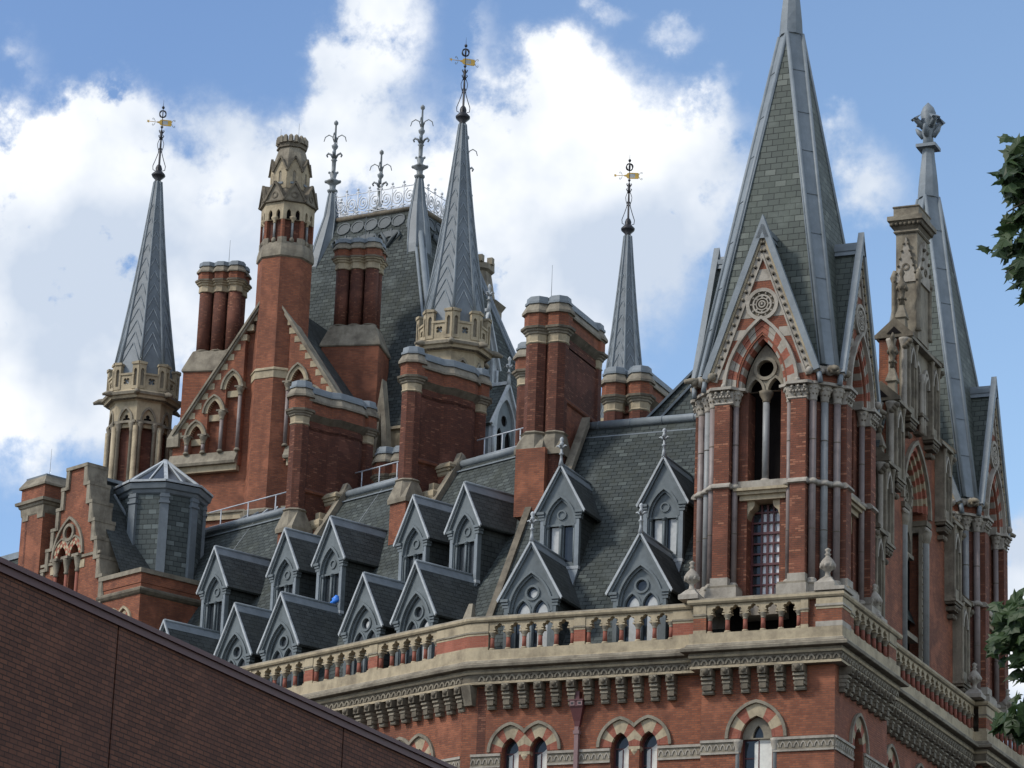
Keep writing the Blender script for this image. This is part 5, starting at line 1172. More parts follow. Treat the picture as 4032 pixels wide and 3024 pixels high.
cw.stack([(-q[0]-.1, -q[1]-.1), (q[0]+.1, -q[1]-.1), (q[0]+.1, q[1]+.1), (-q[0]-.1, q[1]+.1)], [(41, .0), (44.0, 0), (44.05, .15), (44.3, .2), (44.35, .05), (45.1, .05), (45.15, .2), (45.3, .15)], 'stone')
for k in range(22):
    x = -q[0]+.6*k+.3; a_ = arch(x, 43.2, .2, .3, 0, 4); b2 = arch(x, 43.2, .2, .3, .08, 4); cw.ext(b2+a_[::-1], -q[1]-.2, -q[1]-.08, 'stone_w')
cw.build('parapet', PV)
ST = thing('stone_turret', 'weathered stone turret top half hidden behind the middle spire', 'turret', (-31.6, 38.5, 0))
s_ = MB(); s_.stack(ngon(1.15), [(45, .3), (54.6, .3), (54.9, .5), (55.1, .0), (56.6, -.25), (56.7, -.1), (57.0, -.12)], 'stone_w')
for k in range(8): a0 = k*PI/4; s_.box(.9*math.cos(a0)-.14, .9*math.cos(a0)+.14, .9*math.sin(a0)-.14, .9*math.sin(a0)+.14, 57.0, 57.35, 'stone_w')
s_.build('shaft', ST); r = MB(); rod(r, .1, -.3, 57.0, 1.2); r.build('lightning_rod', ST)
# ------------------------------------------------------------------ gabled block with the tall octagonal chimney shaft
GB = thing('gabled_block', 'brick gable with stepped blind arches below a tall octagonal chimney shaft topped in stone', 'building', (-35.0, 24, 0))
g = MB(); s = MB(); gr = MB(); YG = 0
rake = [(-4.55, 44.6), (0, 51.25), (4.35, 44.85)]
arches = []
for sx in (-1, 1):
    for c, zsp, a_, h_ in ((3.47, 44.42, .31, .55), (2.60, 45.52, .33, .6), (1.72, 46.60, .33, .65)): arches.append((sx*c+(-.0 if sx < 0 else -.1), zsp, a_, h_))
g.ext([(-4.65, 34), (4.4, 34), (4.4, 44.85), (0, 51.25), (-4.65, 44.55)], 0, .6, 'brick', holes=[]); g.box(-4.6, 4.35, .6, 8, 34, 44.3, 'brick')
g.build('gable_wall', GB)
# the outer leaf carries the arches; the wall behind shows as recessed panels
gl_ = MB(); hol = [arch(c, zsp, a_, h_, 0, 7, 43.60) for c, zsp, a_, h_ in arches]
lf = [(-4.65, 42.95), (-1.2, 42.95), (-1.2, 49.45), (-4.65, 44.50)]; rt = [(1.1, 42.95), (4.38, 42.95), (4.38, 44.80), (1.1, 49.6)]
gl_.ext(lf, -.30, 0, 'brick', holes=hol[:3]); gl_.ext(rt, -.30, 0, 'brick', holes=hol[3:])
gl_.build('arcaded_wall', GB)
for i, (c, zsp, a_, h_) in enumerate(arches):
    sx = -1 if i < 3 else 1
    for lo, hi, y0, mm in ((0, .16, -.33, 'stone'), (.165, .25, -.42, 'stone_w')):
        i_ = arch(c, zsp, a_, h_, lo, 8); o_ = arch(c, zsp, a_, h_, hi, 8); s.ext(o_+i_[::-1], y0, -.05, mm)
    s.box(c-a_+.003, c+a_-.003, -.16, .003, zsp-.35, zsp-.05, 'stone')
    for x in ((c-a_-.12, c+a_+.12) if i in (0, 5) else ((c+a_+.12,) if sx < 0 else (c-a_-.12,))):
        zc = zsp if i in (0, 5) else zsp
        s.lathe([(.14, 43.6), (.14, 43.66), (.10, 43.72)], 7, 'stone_w', x, -.36); gr = MB(); gr.lathe([(.095, 43.7), (.09, zc-.35)], 8, 'granite', x, -.36); gr.build('colonnette', GB)
        s.lathe([(.1, zc-.38), (.12, zc-.35), (.1, zc-.32), (.13, zc-.2), (.2, zc-.06), (.21, zc)], 8, 'stone_w', x, -.36); s.box(x-.22, x+.22, -.55, -.15, zc, zc+.07, 'stone_w')
# sloped sill, bands, copings with stepped blocks
for x0, x1 in ((-4.75, -1.25), (1.2, 4.5)):
    s.rings([[(x, y, z) for y, z in ((-.55, 43.0), (-.58, 43.12), (-.52, 43.2), (-.30, 43.62), (.0, 43.62), (0, 43.0))] for x in (x0, x1)], 'stone_w')
    s.box(x0+.1, x1, -.36, -.05, 42.7, 43.0, 'stone')
for sx, xe, ze in ((-1, -4.62, 44.55), (1, 4.38, 44.85)):
    e = Vector((xe, 0, ze)); ap = Vector((0, 0, 51.25)); d = (ap-e).normalized(); up_ = Vector((-d.z, 0, d.x)) if sx > 0 else Vector((d.z, 0, -d.x)); up_ = up_ if up_.z > 0 else -up_
    for o0, o1, y0, y1, mm in ((-.02, .07, -.52, .3, 'stone_w'), (-.11, -.03, -.44, .2, 'stone_w')):
        A, B, C, D_ = e+up_*o0, ap+up_*o0, ap+up_*o1, e+up_*o1; s.ext([(A.x, A.z), (B.x, B.z), (C.x, C.z), (D_.x, D_.z)], y0, y1, mm)
    n = 15
    for k in range(n):
        c = e+d*((ap-e).length*(k+.3)/n)-up_*.20; s.box(c.x-.16, c.x+.16, -.312-.001*k, -.02, c.z-.15, c.z+.14, 'stone')
    s.rings([[(xe+sx*(-.35), -.5, z), (xe+sx*.25, -.5, z), (xe+sx*.25, .2, z), (xe+sx*(-.35), .2, z)] if z < 44.8 else [(xe+sx*(-.2), -.3, z), (xe, -.3, z), (xe, .1, z), (xe+sx*(-.2), .1, z)] for z in (ze-.55, ze-.15, ze+.55)], 'stone_w')
s.box(-4.7, 4.45, -.12, 0, 40.45, 40.75, 'stone'); s.box(-4.72, 4.47, -.2, 0, 40.75, 40.85, 'stone_w')
s.build('stone_dressing', GB)
# slate roof behind the gable
gr2 = MB(); gr2.add([(-4.6, .3, 44.5), (0, .3, 51.1), (0, 8, 51.1), (-4.6, 8, 44.5), (4.4, .3, 44.8), (4.4, 8, 44.8)], [(0, 1, 2, 3), (1, 4, 5, 2)], 'slate_d'); gr2.build('roof', GB)
# the shaft
PH = R_(-72); k8 = 1/math.cos(PI/8)
sh = MB(); O = lambda r: ngon(r, 8, PH, .15, .55)
sh.stack(O(1.27), [(34, 0), (52.75, 0)], 'brick')
sh.build('octagonal_shaft', GB)
t = MB(); t.stack(O(1.27), [(46.85, 0), (46.86, .03), (47.2, .03), (47.22, .08), (47.3, .06), (47.36, 0)], 'stone')
t.stack(O(1.27), [(40.3, 0), (40.35, .10), (40.6, .16), (40.7, .0)], 'stone_w')
t.stack(O(1.27), [(52.70, 0), (52.76, .08), (52.9, .08), (53.1, .06), (53.45, -.02), (53.5, -.1)], 'stone_w')
T0 = Matrix.Translation((.15, .55, 0))
core = MB(); core.stack(O(1.10), [(53.4, 0), (55.3, 0)], 'brick_chim')
hw = 1.26*math.sin(PI/8); ap = 1.26*math.cos(PI/8)
for i in range(8):
    am = PH+2*PI*(i+.5)/8; Q = T0 @ Matrix.Rotation(am+PI/2, 4, 'Z'); t.T = core.T = Q
    t.ext([(-hw, 54.55), (hw, 54.55), (hw, 55.42), (-hw, 55.42)], -ap, -ap+.2, 'stone', holes=[arch(x, 54.85, .105, .2, 0, 4, 54.56) for x in (-.21, .21)])
    t.box(-hw+.05, hw-.05, -ap+.12, -ap+.16, 54.6, 55.1, 'dark')
    for x in (-hw, hw): core.box(x-.11 if x > 0 else x, x if x > 0 else x+.11, -ap+.005, -ap+.2, 53.5, 54.55, 'brick')
    for x in (-hw+.11, 0, hw-.11): t.box(x-.12, x+.12, -ap-.01, -ap+.18, 53.4, 53.68, 'stone_w') if x else None
    t.lathe([(.11, 53.45), (.12, 53.62), (.065, 53.7)], 7, 'stone_w', 0, -ap+.08); t.lathe([(.062, 53.68), (.06, 54.42)], 7, 'granite_g', 0, -ap+.08); t.lathe([(.06, 54.4), (.09, 54.45), (.06, 54.48), (.17, 54.62), (.17, 54.7)], 7, 'stone', 0, -ap+.08)
    # lower gablets with roundels
    t.ext([(-hw-.03, 55.45), (hw+.03, 55.45), (0, 56.35)], -ap-.06, -ap+.5, 'stone_w'); ring(t, 0, 55.76, .10, .17, -ap-.09, -ap-.03, 'stone_d', 12)
    for sx in (-1, 1): t.bar((sx*(hw+.06), -ap-.08, 55.46), (0, -ap-.08, 56.42), .12, .09, 'stone_d'); t.bar((sx*(hw+.0), -ap+.15, 55.5), (0, -ap+.15, 56.42), .5, .05, 'stone_d')
    # upper gablets with slits
    a2 = .92*math.cos(PI/8); h2 = .92*math.sin(PI/8)
    t.ext([(-h2, 56.2), (h2, 56.2), (h2, 57.15), (0, 57.75), (-h2, 57.15)], -a2-.02, -a2+.3, 'stone', holes=[arch(0, 56.98, .075, .12, 0, 4, 56.5)]); t.box(-.1, .1, -a2+.1, -a2+.12, 56.5, 57.1, 'dark'); t.box(-.17, .17, -a2-.06, -a2, 56.42, 56.52, 'lead_d')
    for sx in (-1, 1): t.bar((sx*(h2+.05), -a2-.05, 57.05), (0, -a2-.05, 57.8), .11, .07, 'stone_d')
t.T = core.T = Matrix.Identity(4)
t.stack(O(1.28), [(55.40, .0), (55.43, .09), (55.5, .09), (55.52, 0)], 'stone_d'); t.stack(O(.92), [(55.5, .3), (56.15, .0), (57.1, -.02), (57.7, -.08), (58.35, -.26), (58.38, -.18), (58.45, -.18), (58.46, -.24), (58.7, -.24)], ['stone_d', 'stone_w', 'stone_w', 'stone_w', 'stone_d', 'stone_d', 'stone_d', 'stone_d'])
for k in range(16):
    a0 = 2*PI*k/16; x, y = .15+.65*math.cos(a0), .55+.65*math.sin(a0); t.rings([[(x-w_, y-w_, z), (x+w_, y-w_, z), (x+w_, y+w_, z), (x-w_, y+w_, z)] for z, w_ in ((58.6, .09), (58.9, .08), (58.98, .03))], 'stone_w')
t.build('stone_head', GB); core.build('arcade_stage', GB)
r = MB(); rod(r, .6, .3, 58.6, 1.0); rod(r, -.4, .4, 58.6, .9); r.build('lightning_rod', GB)
sg2 = MB(Matrix.Translation((4.75, 2.2, 0))); sg2.ext([(-.45, 43.5), (.45, 43.5), (.3, 45.0), (0, 47.2), (-.3, 45.0)], -.2, .3, 'stone_w', holes=[[(-.16, 43.7), (.16, 43.7), (0, 45.6)]]); sg2.box(-.85, -.35, -.15, .3, 43.2, 44.6, 'stone'); sg2.build('stone_gablet', GB)
# ------------------------------------------------------------------ gabled house at the far left, in line with the wing
LT = Matrix.Translation(wp(0, 2.7)) @ Matrix.Rotation(WROT, 4, 'Z')
LH = thing('gabled_house', 'brick house with crow-stepped stone gable and square chimney at the far left', 'building', wp(28.5, 2.7), WROT)
# local: x to the right (towards the bend), front at y = 0
h = MB(); st = MB(); ck = MB()
nst = 7; stepx = [.70+.275*k for k in range(nst)]; stepz = [40.25-.86*k for k in range(nst)]
out_ = [(-2.45, 20), (2.45, 20)]
for k in range(nst-1, -1, -1): out_ += [(stepx[k], stepz[k]-.86 if k < nst-1 else stepz[k]-.86), (stepx[k], stepz[k])]
out_ = [(-2.36, 20), (2.36, 20)] + [p for k in range(nst-1, -1, -1) for p in ([(stepx[k], stepz[k])] if k == nst-1 else [(stepx[k], stepz[k+1]), (stepx[k], stepz[k])])]
out_ = out_ + [(-x, z) for x, z in out_[:1:-1]]
aw = arch(-.30, 36.4, 1.02, 1.65, 0, 9, 36.38)
h.ext(out_, 0, .9, 'brick', holes=[arch(-.30+sx*.46, 36.4, .32, .5, 0, 6, 32) for sx in (-1, 1)]+[circ(-.30, 37.45, .26, 14)])
for k in range(nst):
    for sx in (-1, 1):
        x1 = stepx[k]; x0 = stepx[k-1] if k else 0; z = stepz[k]
        st.rings([[(sx*x, y, zz_) for x, y in ((max(0, x0-.08), -.12), (x1+.07, -.12), (x1+.07, 1.0), (max(0, x0-.08), 1.0))] for zz_ in (z-.02+.002*k, z+.13)], 'stone_w')
        st.rings([[(sx*x, y, zz_) for x, y in ((x1-.16, -.10), (x1+.055, -.10), (x1+.055, .98), (x1-.16, .98))] for zz_ in (z-.86 if k < nst-1 else z-2.4, z-.02)], 'stone_w')
        st.rings([[(sx*(x1+.055), -.1, z-.86), (sx*(x1+.055), .98, z-.86), (sx*(x1+.055), .98, z-.1), (sx*(x1+.055), -.1, z-.1)], [(sx*(x1+.14), -.02, z-.8), (sx*(x1+.14), .9, z-.8), (sx*(x1+.08), .9, z-.3), (sx*(x1+.08), -.02, z-.3)]], 'stone_w')
a_ = arch(-.30, 36.4, 1.02, 1.65, 0, 9); b_ = arch(-.30, 36.4, 1.02, 1.65, .11, 9); st.ext(b_+a_[::-1], -.10, .02, 'stone_w')
for sx in (-1, 1):
    c = -.30+sx*.46; i_ = arch(c, 36.4, .32, .5, 0, 5); o_ = arch(c, 36.4, .32, .5, .14, 5); o2 = arch(c, 36.4, .32, .5, .28, 5)
    for q in range(10):
        for lo, hi, par in ((i_, o_, 0), (o_, o2, 1)):
            p = clipx([lo[q], hi[q], hi[q+1], lo[q+1]], -9 if sx < 0 else -.298, -.302 if sx < 0 else 9)
            if len(p) > 2: st.ext(p, -.03-.01*par, .02, 'stone' if (q+par) % 2 else 'brick_red')
    o3 = arch(c, 36.4, .32, .5, .285, 6); o4 = arch(c, 36.4, .32, .5, .36, 6)
    for q in range(12):
        p = clipx([o3[q], o4[q], o4[q+1], o3[q+1]], -9 if sx < 0 else -.298, -.302 if sx < 0 else 9)
        if len(p) > 2: st.ext(p, -.08, .02, 'stone_w')
ring(st, -.30, 37.45, .27, .40, -.10, .02, 'stone_w', 18)
for x in (-1.08, -.30, .48):
    st.lathe([(.09, 33), (.085, 35.6)], 7, 'redstone', x, -.02); st.lathe([(.1, 35.6), (.13, 35.68), (.1, 35.74), (.2, 36.2), (.22, 36.26)], 7, 'stone_w', x, -.02); st.box(x-.24, x+.24, -.22, .1, 36.26, 36.38, 'stone_w')
st.lathe([(.09, 34.6), (.16, 34.7), (.2, 34.85), (.12, 35.0)], 7, 'stone_w', -.30, -.05)
st.box(-2.2, -1.25, -.07, .02, 36.18, 36.30, 'stone_w'); st.box(.70, 2.1, -.07, .02, 36.18, 36.30, 'stone_w'); st.box(.62, .95, -.03, .02, 35.75, 36.1, 'stone'); st.box(-1.5, -1.25, -.03, .02, 35.75, 36.1, 'stone')
h.build('gable_wall', LH); st.build('stone_dressing', LH)
dk = MB(); dk.box(-1.3, .7, .5, .55, 32, 37.9, 'dark'); dk.build('pane', LH)
# square chimney to the left
c = MB(); sq = [(-3.95, -.05), (-2.35, -.05), (-2.35, 1.9), (-3.95, 1.9)]
c.stack(sq, [(20, 0), (38.75, 0)], 'brick'); c.box(-3.62, -3.50, -.058, 0, 20, 38.7, 'brick_chim')
c.stack(sq, [(38.7, .0), (38.75, .03), (39.05, .06), (39.1, .12), (39.2, .14), (39.22, .24), (39.35, .26), (39.4, .06), (39.95, .06), (39.96, .16), (40.05, .16), (40.4, -.05), (40.48, -.05)], ['stone_w']*7+['brick', 'stone_w', 'stone_w', 'stone_w', 'lead_d'])
for x in (-3.85, -2.75): c.box(x, x+.42, -.09, .02, 38.5, 38.76, 'stone_w')
c.build('chimney', LH); r = MB(); rod(r, -2.6, .3, 40.4, 1.3); r.build('lightning_rod', LH)
# flat-topped block to the right
f = MB(); f.box(2.38, 5.05, .0+.003, 4.5, 20, 34.45, 'brick'); f.box(2.2, 5.16, -.12, 4.5, 34.86, 35.05, 'stone_w'); f.box(2.38, 5.08, -.03, 4.5, 34.45, 34.86, 'brick')
f.stack([(2.3, 0), (5.05, 0), (5.05, 4.6), (2.3, 4.6)], [(33.95, 0), (34.0, .08), (34.10, .15), (34.18, .15), (34.28, .02)], 'stone_d')
for x in (3.35, 4.05):
    a_ = arch(x, 32.75, .28, .5, .2, 6); b_ = arch(x, 32.75, .28, .5, .3, 6)
    for q in range(12):
        p = clipx([a_[q], b_[q], b_[q+1], a_[q+1]], -9 if x < 3.7 else 3.702, 3.698 if x < 3.7 else 9)
        if len(p) > 2: f.ext(p, -.10, .02, 'stone')
    vous(f, x, 32.75, .28, .5, 0, .12, -.02, .02, 5, ['stone', 'brick_red']); f.ext(arch(x, 32.75, .27, .48, 0, 5, 31), -.012, .01, 'dark')
f.build('side_block', LH)
ro = MB(); ro.add([(0, .5, 40.0), (0, 2.6, 40.0), (3.2, 4.2, 34.8), (3.2, .5, 34.8), (-3, .5, 34.8), (-3, 4.2, 34.8)], [(0, 3, 2, 1), (0, 1, 5, 4)], 'slate_d'); ro.bar((0, .9, 40.03), (0, 2.6, 40.03), .5, .14, 'lead'); ro.tube([(.45, 1.62, 39.35), (2.55, 2.75, 35.9), (3.1, 3.1, 35.0)], .07, 6, 'lead')
ro.build('roof', LH)
FR = thing('slate_roof_house', 'low dark slate roof at the far left edge behind the square chimney', 'building', wp(36.5, 4.5), WROT)
f = MB(); f.add([(-6, 0, 34.5), (3, 0, 34.5), (3, 3.3, 39.3), (-6, 3.3, 39.3), (-6, 7, 34), (3, 7, 34)], [(0, 1, 2, 3), (3, 2, 5, 4)], 'slate'); f.bar((-6, 3.3, 39.25), (3, 3.3, 39.25), .5, .3, 'lead'); f.build('roof', FR)
f = MB(); f.box(-6, 3, .1, 7, 0, 34.5, 'brick'); f.build('wall', FR); r = MB(); rod(r, .1, 3.2, 39.3, 1.2); r.build('lightning_rod', FR)
# ------------------------------------------------------------------ octagonal roof lantern with a glazed pyramid
LN = thing('roof_lantern', 'octagonal slate-hung roof lantern with a glazed white-framed pyramid top', 'roof lantern', wp(27.15, 6.25), R_(10))
b = MB(); RB = 1.85; b.stack(ngon(RB), [(33, 0), (39.3, 0)], 'slate_b'); b.build('slate_drum', LN)
p = MB()
for x, y in ngon(RB+.01): p.T = Matrix.Translation((x, y, 0)) @ Matrix.Rotation(math.atan2(y, x), 4, 'Z'); p.box(-.10, .05, -.19, .19, 33, 39.2, 'lead_d'); p.box(-.1, .10, -.23, .23, 38.75, 38.85, 'lead_d'); p.box(-.1, .08, -.22, .22, 39.02, 39.12, 'lead_d')
p.T = Matrix.Identity(4)
p.stack(ngon(RB), [(39.17, .02), (39.22, .08), (39.35, .12), (39.39, .2), (39.55, .24), (39.61, .26), (39.65, .16)], 'lead_d'); p.build('lead_cornice', LN)
gz = MB(); RA = RB+.26; za, zt_ = 39.66, 41.12
gz.rings([[(x, y, za) for x, y in ngon(RA)], [(x*.02, y*.02, zt_) for x, y in ngon(RA)]], 'glass'); gz.build('glazing', LN)
fr = MB(); P = ngon(RA)
for i in range(8):
    fr.bar((*P[i], za+.03), (0, 0, zt_+.05), .16, .08, 'paint_l'); q = P[(i+1) % 8]; fr.bar((*P[i], za+.05), (*q, za+.05), .14, .1, 'paint_l'); mx_, my_ = (P[i][0]+q[0])/2, (P[i][1]+q[1])/2; fr.bar((mx_, my_, za+.04), (mx_*.05, my_*.05, zt_), .06, .05, 'paint_l')
fr.build('glazing_bar', LN)
# ------------------------------------------------------------------ things standing on or fixed to the hotel
def urn(label, loc):
    T = thing('stone_urn', label, 'urn', loc, 0, 'stone urns on the balustrade'); u = MB()
    u.stack([(-.36, -.36), (.36, -.36), (.36, .36), (-.36, .36)], [(0, 0), (.16, 0), (.2, -.06), (.36, -.20)], 'stone_g'); u.build('pedestal', T)
    u = MB(); u.lathe([(.17, .34), (.18, .38), (.10, .44), (.085, .56), (.12, .62), (.22, .70), (.27, .80), (.275, .86), (.24, .90), (.23, .93), (.17, 1.02), (.09, 1.10), (.07, 1.16), (.12, 1.20), (.06, 1.24), (.075, 1.30), (.11, 1.36), (.03, 1.42)], 12, 'stone_g')
    for k in range(8): a = k*PI/4; u.sph((.23*math.cos(a), .23*math.sin(a), .78), .07, 'stone_g', 6, 5, 1.3)
    u.build('bowl', T)
urn('stone urn on the parapet to the left of the near corner tower', (-5.15, -.1, 28.95))
urn('stone urn on the corner pier in front of the near corner tower', (-.26, -.08, 29.08))
urn('grey stone urn on the side balustrade just right of the near corner tower', (-.05, 4.55, 28.94))
urn('dark stone urn on the balustrade at the foot of the farther corner tower', (-.05, 17.4, 28.94))
urn('stone urn at the far end of the side balustrade, beyond the second tower', (-.05, 22.2, 28.94))
DP = thing('rainwater_pipe', 'maroon rainwater hopper and downpipe between the paired arched windows', 'downpipe', (-9.45, .5, 0))
d = MB(); d.box(-.25, .25, -.30, -.02, 25.55, 25.78, 'maroon'); d.box(-.28, .28, -.33, -.01, 25.75, 25.80, 'maroon'); d.box(-.07, .09, -.24, -.02, 25.8, 26.1, 'maroon')
d.rings([[(sx*w_, y, z) for sx, y in ((-1, -.27+e), (1, -.27+e), (1, -.02), (-1, -.02))] for z, w_, e in ((24.86, .08, .12), (25.05, .12, .10), (25.55, .24, 0))], 'maroon')
for x in (-.14, .14):
    d.box(x-.09, x+.09, -.318, -.30, 25.58, 25.74, 'mauve'); d.box(x-.05, x+.05, -.322, -.317, 25.62, 25.70, 'iron')
d.build('hopper', DP)
d = MB(); d.box(-.075, .075, -.20, -.03, 20, 24.86, 'mauve'); d.box(-.11, .11, -.22, -.02, 24.60, 24.72, 'mauve'); d.build('pipe', DP)
def railing(label, s0, s1, o, z0, z1):
    T = thing('roof_railing', label, 'railing', wp(s0, o), WROT, 'railings along the roof ridge'); r = MB(); L_ = s1-s0
    r.tube([(-L_, 0, z1), (0, 0, z1)], .03, 6, 'steel'); r.tube([(-L_, 0, (z0+z1)/2), (0, 0, (z0+z1)/2)], .02, 6, 'steel')
    r.build('rail', T)
    for k in range(3): p_ = MB(); x = -L_*(.15+.35*k); p_.tube([(x, 0, z0-.2), (x, 0, z1)], .026, 6, 'steel'); p_.build('post', T)
railing('pale metal handrail on the ridge beside the octagonal roof lantern', 22.6, 28.0, 9.5, 38.3, 39.65)
railing('pale metal handrail between the two nearest sooty chimney stacks', 15.0, 18.2, 9.5, 38.3, 39.67)
railing('pale metal handrail just left of the broad stack with the thin rod', 7.6, 10.6, 9.5, 38.3, 39.67)
SK = thing('skylight', 'low glazed skylight on the roof behind the ridge, by the lantern', 'skylight', wp(25.2, 10.3), WROT)
s = MB(); s.rings([[(-1.6, -.7, 38.2), (1.6, -.7, 38.2), (1.6, .7, 38.2), (-1.6, .7, 38.2)], [(-1.6, -.7, 38.85), (1.6, -.7, 38.85), (1.6, .7, 38.85), (-1.6, .7, 38.85)], [(-1.0, -.05, 39.4), (1.0, -.05, 39.4), (1.0, .05, 39.4), (-1.0, .05, 39.4)]], ['lead', 'glass']); s.build('glazing', SK)
s = MB()
for x in (-1.0, -.33, .33, 1.0): s.bar((x*1.5, -.72, 38.87), (x, -.06, 39.42), .07, .05, 'paint_l')
s.bar((-1.6, -.71, 38.87), (1.6, -.71, 38.87), .08, .06, 'paint_l'); s.build('glazing_bar', SK)
BG = MB(); BG.lathe([(.02, .0), (.13, .02), (.17, .09), (.12, .18), (.15, .24), (.05, .30), (.01, .33)], 7, 'blue', sx=1.15, sy=.7)
for v_ in range(len(BG.v)): x, y, z = BG.v[v_]; BG.v[v_] = (x+.04*math.sin(9*z+5*x), y, z+.05*math.sin(13*x))
o = BG.build('plastic_bag', None, wp(12.35, 3.94, 32.09)); tag(o, 'crumpled bright blue plastic bag on a dormer window sill', 'bag')
def wire(label, s0, s1, o0, o1):
    p = [tuple(wp(s0+(s1-s0)*t, o0+(o1-o0)*t, zz(o0+(o1-o0)*t)+.02)) for t in (0, .5, 1)]; m_ = MB(); m_.tube(p, .014, 4, 'paint_l'); tag(m_.build('lightning_conductor'), label, 'conductor')
wire('thin pale lightning conductor strip down the slates right of the first sooty stack', 15.2, 15.5, 8.5, 6.2)
wire('thin pale lightning conductor strip down the slates above the leftmost upper dormer', 23.6, 23.9, 8.5, 6.2)
# ------------------------------------------------------------------ dark brick building in the foreground
BL = thing('brick_building', 'large plain dark brown brick wall with an oxblood metal coping in the lower left foreground', 'building', (9.15, -56, 0))
b = MB(); e = [-45.0, -14.17, -6.51, 1.15, 8.8, 16.5, 24.0, 40.0]
for k in range(len(e)-1): b.box(-14, 0, e[k]+.022, e[k+1]-.022, 0, 12.80, 'library')
b.build('wall', BL)
j = MB(); j.box(-13.9, -.03, -45, 40, 0, 12.75, 'dark'); j.build('movement_joint', BL)
c = MB(); c.box(-.6, .045, -45, 40, 12.80, 12.83, 'coping'); c.box(-.6, .02, -45, 40, 12.83, 12.92, 'coping'); c.box(-.6, .06, -45, 40, 12.92, 12.94, 'coping'); c.box(-.6, .05, -45, 40, 12.94, 13.0, 'coping')
c.build('coping', BL)
PL = MB(); PL.lathe([(.09, 0), (.07, .8), (.035, 2.5), (.022, 7.0), (.005, 7.72)], 8, 'dark'); tag(PL.build('pole', None, (17.35, -77.3, 0)), 'thin dark pole tip in front of the plain brown brick wall', 'pole')
# ------------------------------------------------------------------ plane tree at the right
TR = thing('plane_tree', 'leafy plane tree reaching in at the right edge', 'tree')
m_, t_, b_ = newmat('plane_leaf')
geo = nd(t_, 'ShaderNodeNewGeometry'); n1 = noise(t_, 3.0, 3)
c_ = mixc(t_, geo.outputs['Random Per Island'], (.026, .05, .020), (.062, .105, .036)); c_ = mixc(t_, ramp(t_, n1, .4, .7), c_, (.045, .075, .022))
t_.links.new(c_, b_.inputs['Base Color']); b_.inputs['Roughness'].default_value = .5; b_.inputs['Specular IOR Level'].default_value = .35
tl = nd(t_, 'ShaderNodeBsdfTranslucent'); t_.links.new(c_, tl.inputs['Color']); ms = nd(t_, 'ShaderNodeMixShader'); ms.inputs[0].default_value = .38
t_.links.new(b_.outputs[0], ms.inputs[1]); t_.links.new(tl.outputs[0], ms.inputs[2]); t_.links.new(ms.outputs[0], t_.nodes['Material Output'].inputs['Surface'])
M['leaf'] = m_
LEAF = [(0, 0), (.16, -.10), (.30, -.06), (.55, -.14), (.42, .08), (.46, .22), (.74, .30), (.50, .40), (.36, .46), (.30, .62), (.16, .74), (0, 1.0)]
LEAF = LEAF + [(-x, y) for x, y in LEAF[-2:0:-1]]
rnd = random.Random(11)
lf = MB()
def leaf(p, size, face):
    """lobed leaf hanging from p; face = roughly the way its upper side looks"""
    zax = (face + Vector((rnd.gauss(0, .5), rnd.gauss(0, .5), rnd.gauss(0, .5)))).normalized()
    yax = Vector((rnd.gauss(0, .7), rnd.gauss(0, .5), -.75+rnd.gauss(0, .45))); yax = (yax - zax*yax.dot(zax)).normalized(); xax = yax.cross(zax)
    s_ = size*rnd.uniform(.7, 1.2); cup = rnd.uniform(.15, .5); droop = rnd.uniform(.1, .5)
    vs = [(0, .33, .02)] + [(x, y, -cup*abs(x)-droop*y*y*.5+.05*math.sin(7*x+3*y)) for x, y in LEAF]
    P_ = [p + (xax*x+yax*y+zax*z)*s_ for x, y, z in vs]; n = len(LEAF)
    lf.add([tuple(q) for q in P_], [(0, 1+i, 1+(i+1) % n) for i in range(n)], 'leaf')
def ray_at(x, y, D):
    d = vray(x, y); return CAMP + d*(D/math.hypot(d.x, d.y))
TD = 38.0
BR = MB(); trunk_base = ray_at(4900, 1500, TD); trunk_base.z = 0
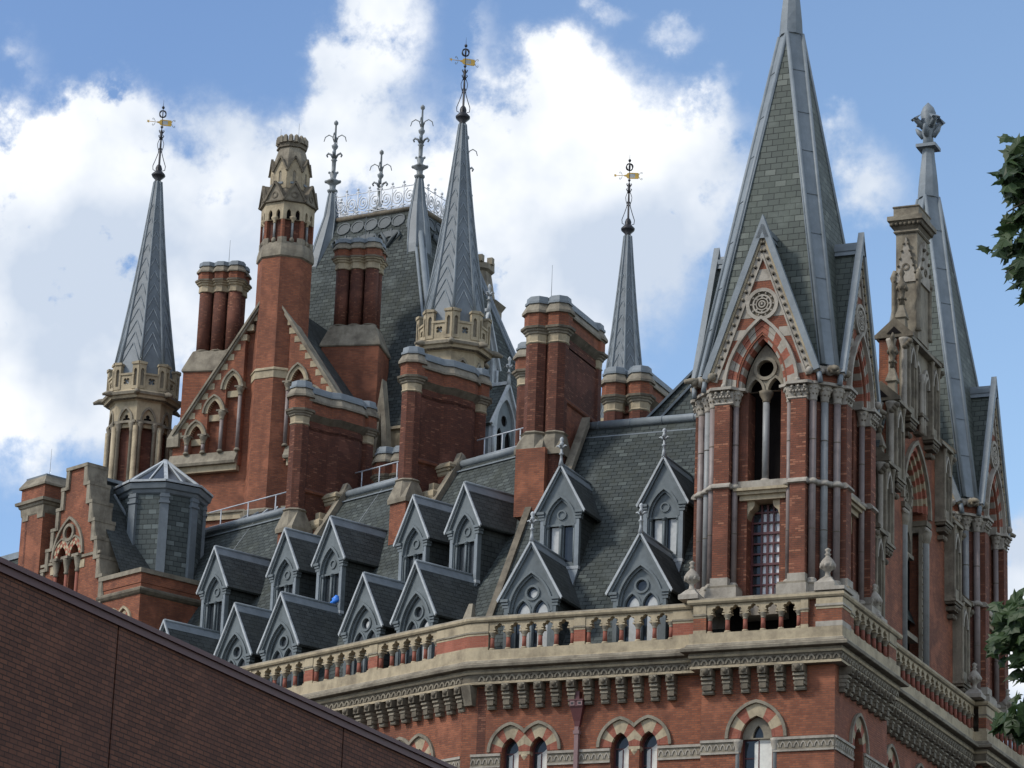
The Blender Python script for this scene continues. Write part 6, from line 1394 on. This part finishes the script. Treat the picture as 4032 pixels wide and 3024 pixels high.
clumps = [((4055, 720), 110, 130), ((4010, 660), 50, 60), ((3990, 760), 60, 60), ((4060, 860), 70, 80), ((3985, 880), 45, 40), ((4050, 980), 110, 70), ((3960, 985), 70, 30), ((4040, 1080), 70, 50), ((4040, 1160), 45, 36),
          ((3925, 2412), 36, 22), ((3990, 2450), 85, 60), ((3960, 2540), 70, 50), ((4060, 2540), 90, 70), ((4040, 2650), 70, 44), ((4040, 2345), 22, 30), ((4000, 2850), 75, 60), ((3965, 2850), 34, 36), ((4060, 2880), 70, 70), ((4055, 600), 30, 30)]
face0 = (Vector((-.35, -.75, .5))).normalized(); pxm = TD/13118.77
for (x, y), a, b2 in clumps:
    c0 = ray_at(x, y, TD); n = max(4, int(a*b2/190))
    for k in range(n):
        u, v, q = rnd.gauss(0, .5), rnd.gauss(0, .5), rnd.gauss(0, .4)
        leaf(c0 + rh*(u*a*pxm) + Vector((0, 0, v*b2*pxm)) + fh*q*.35 + Vector((0, 0, .08)), .21, face0)
# the rest of the crown, further to the right
for k in range(3600):
    th, ph_ = rnd.uniform(0, 2*PI), math.acos(rnd.uniform(-1, 1)); rr_ = rnd.uniform(.5, 1)**.5
    p = trunk_base + Vector((0, 0, 8.2)) + Vector((2.1*rr_*math.sin(ph_)*math.cos(th), 2.4*rr_*math.sin(ph_)*math.sin(th), 5.2*rr_*math.cos(ph_)))
    leaf(p, .2, (p-trunk_base-Vector((0, 0, 8))).normalized()+Vector((0, 0, .6)))
lf.build('crown', TR)
tb = MB(); tb.tube([trunk_base, trunk_base+Vector((.1, 0, 2.5)), trunk_base+Vector((0, .1, 5)), trunk_base+Vector((.15, 0, 8)), trunk_base+Vector((.1, .1, 12.5))], [.32, .27, .22, .15, .05], 10, 'bark'); tb.build('trunk', TR)
tb = MB()
for (x, y), zt_ in (((4050, 800), 7.2), ((4040, 1040), 7.6), ((4030, 2520), 5.2), ((4040, 2860), 5.0)):
    e_ = ray_at(x, y, TD); s_ = trunk_base+Vector((.05, .05, max(3.5, e_.z-1.5))); mid = (s_+e_)/2+Vector((0, 0, .5)); tb.tube([s_, mid, e_+Vector((.1, 0, .1)), e_-rh*.25-Vector((0, 0, .12))], [.1, .06, .025, .008], 7, 'bark')
for (x, y), a, b2 in clumps:
    c0 = ray_at(x, y, TD); tb.tube([c0+rh*(.9)+Vector((0, 0, rnd.uniform(-.2, .3))), c0+rh*.35+Vector((0, 0, .08)), c0-rh*a*pxm*.5], [.016, .01, .004], 5, 'bark')
tb.build('branch', TR)
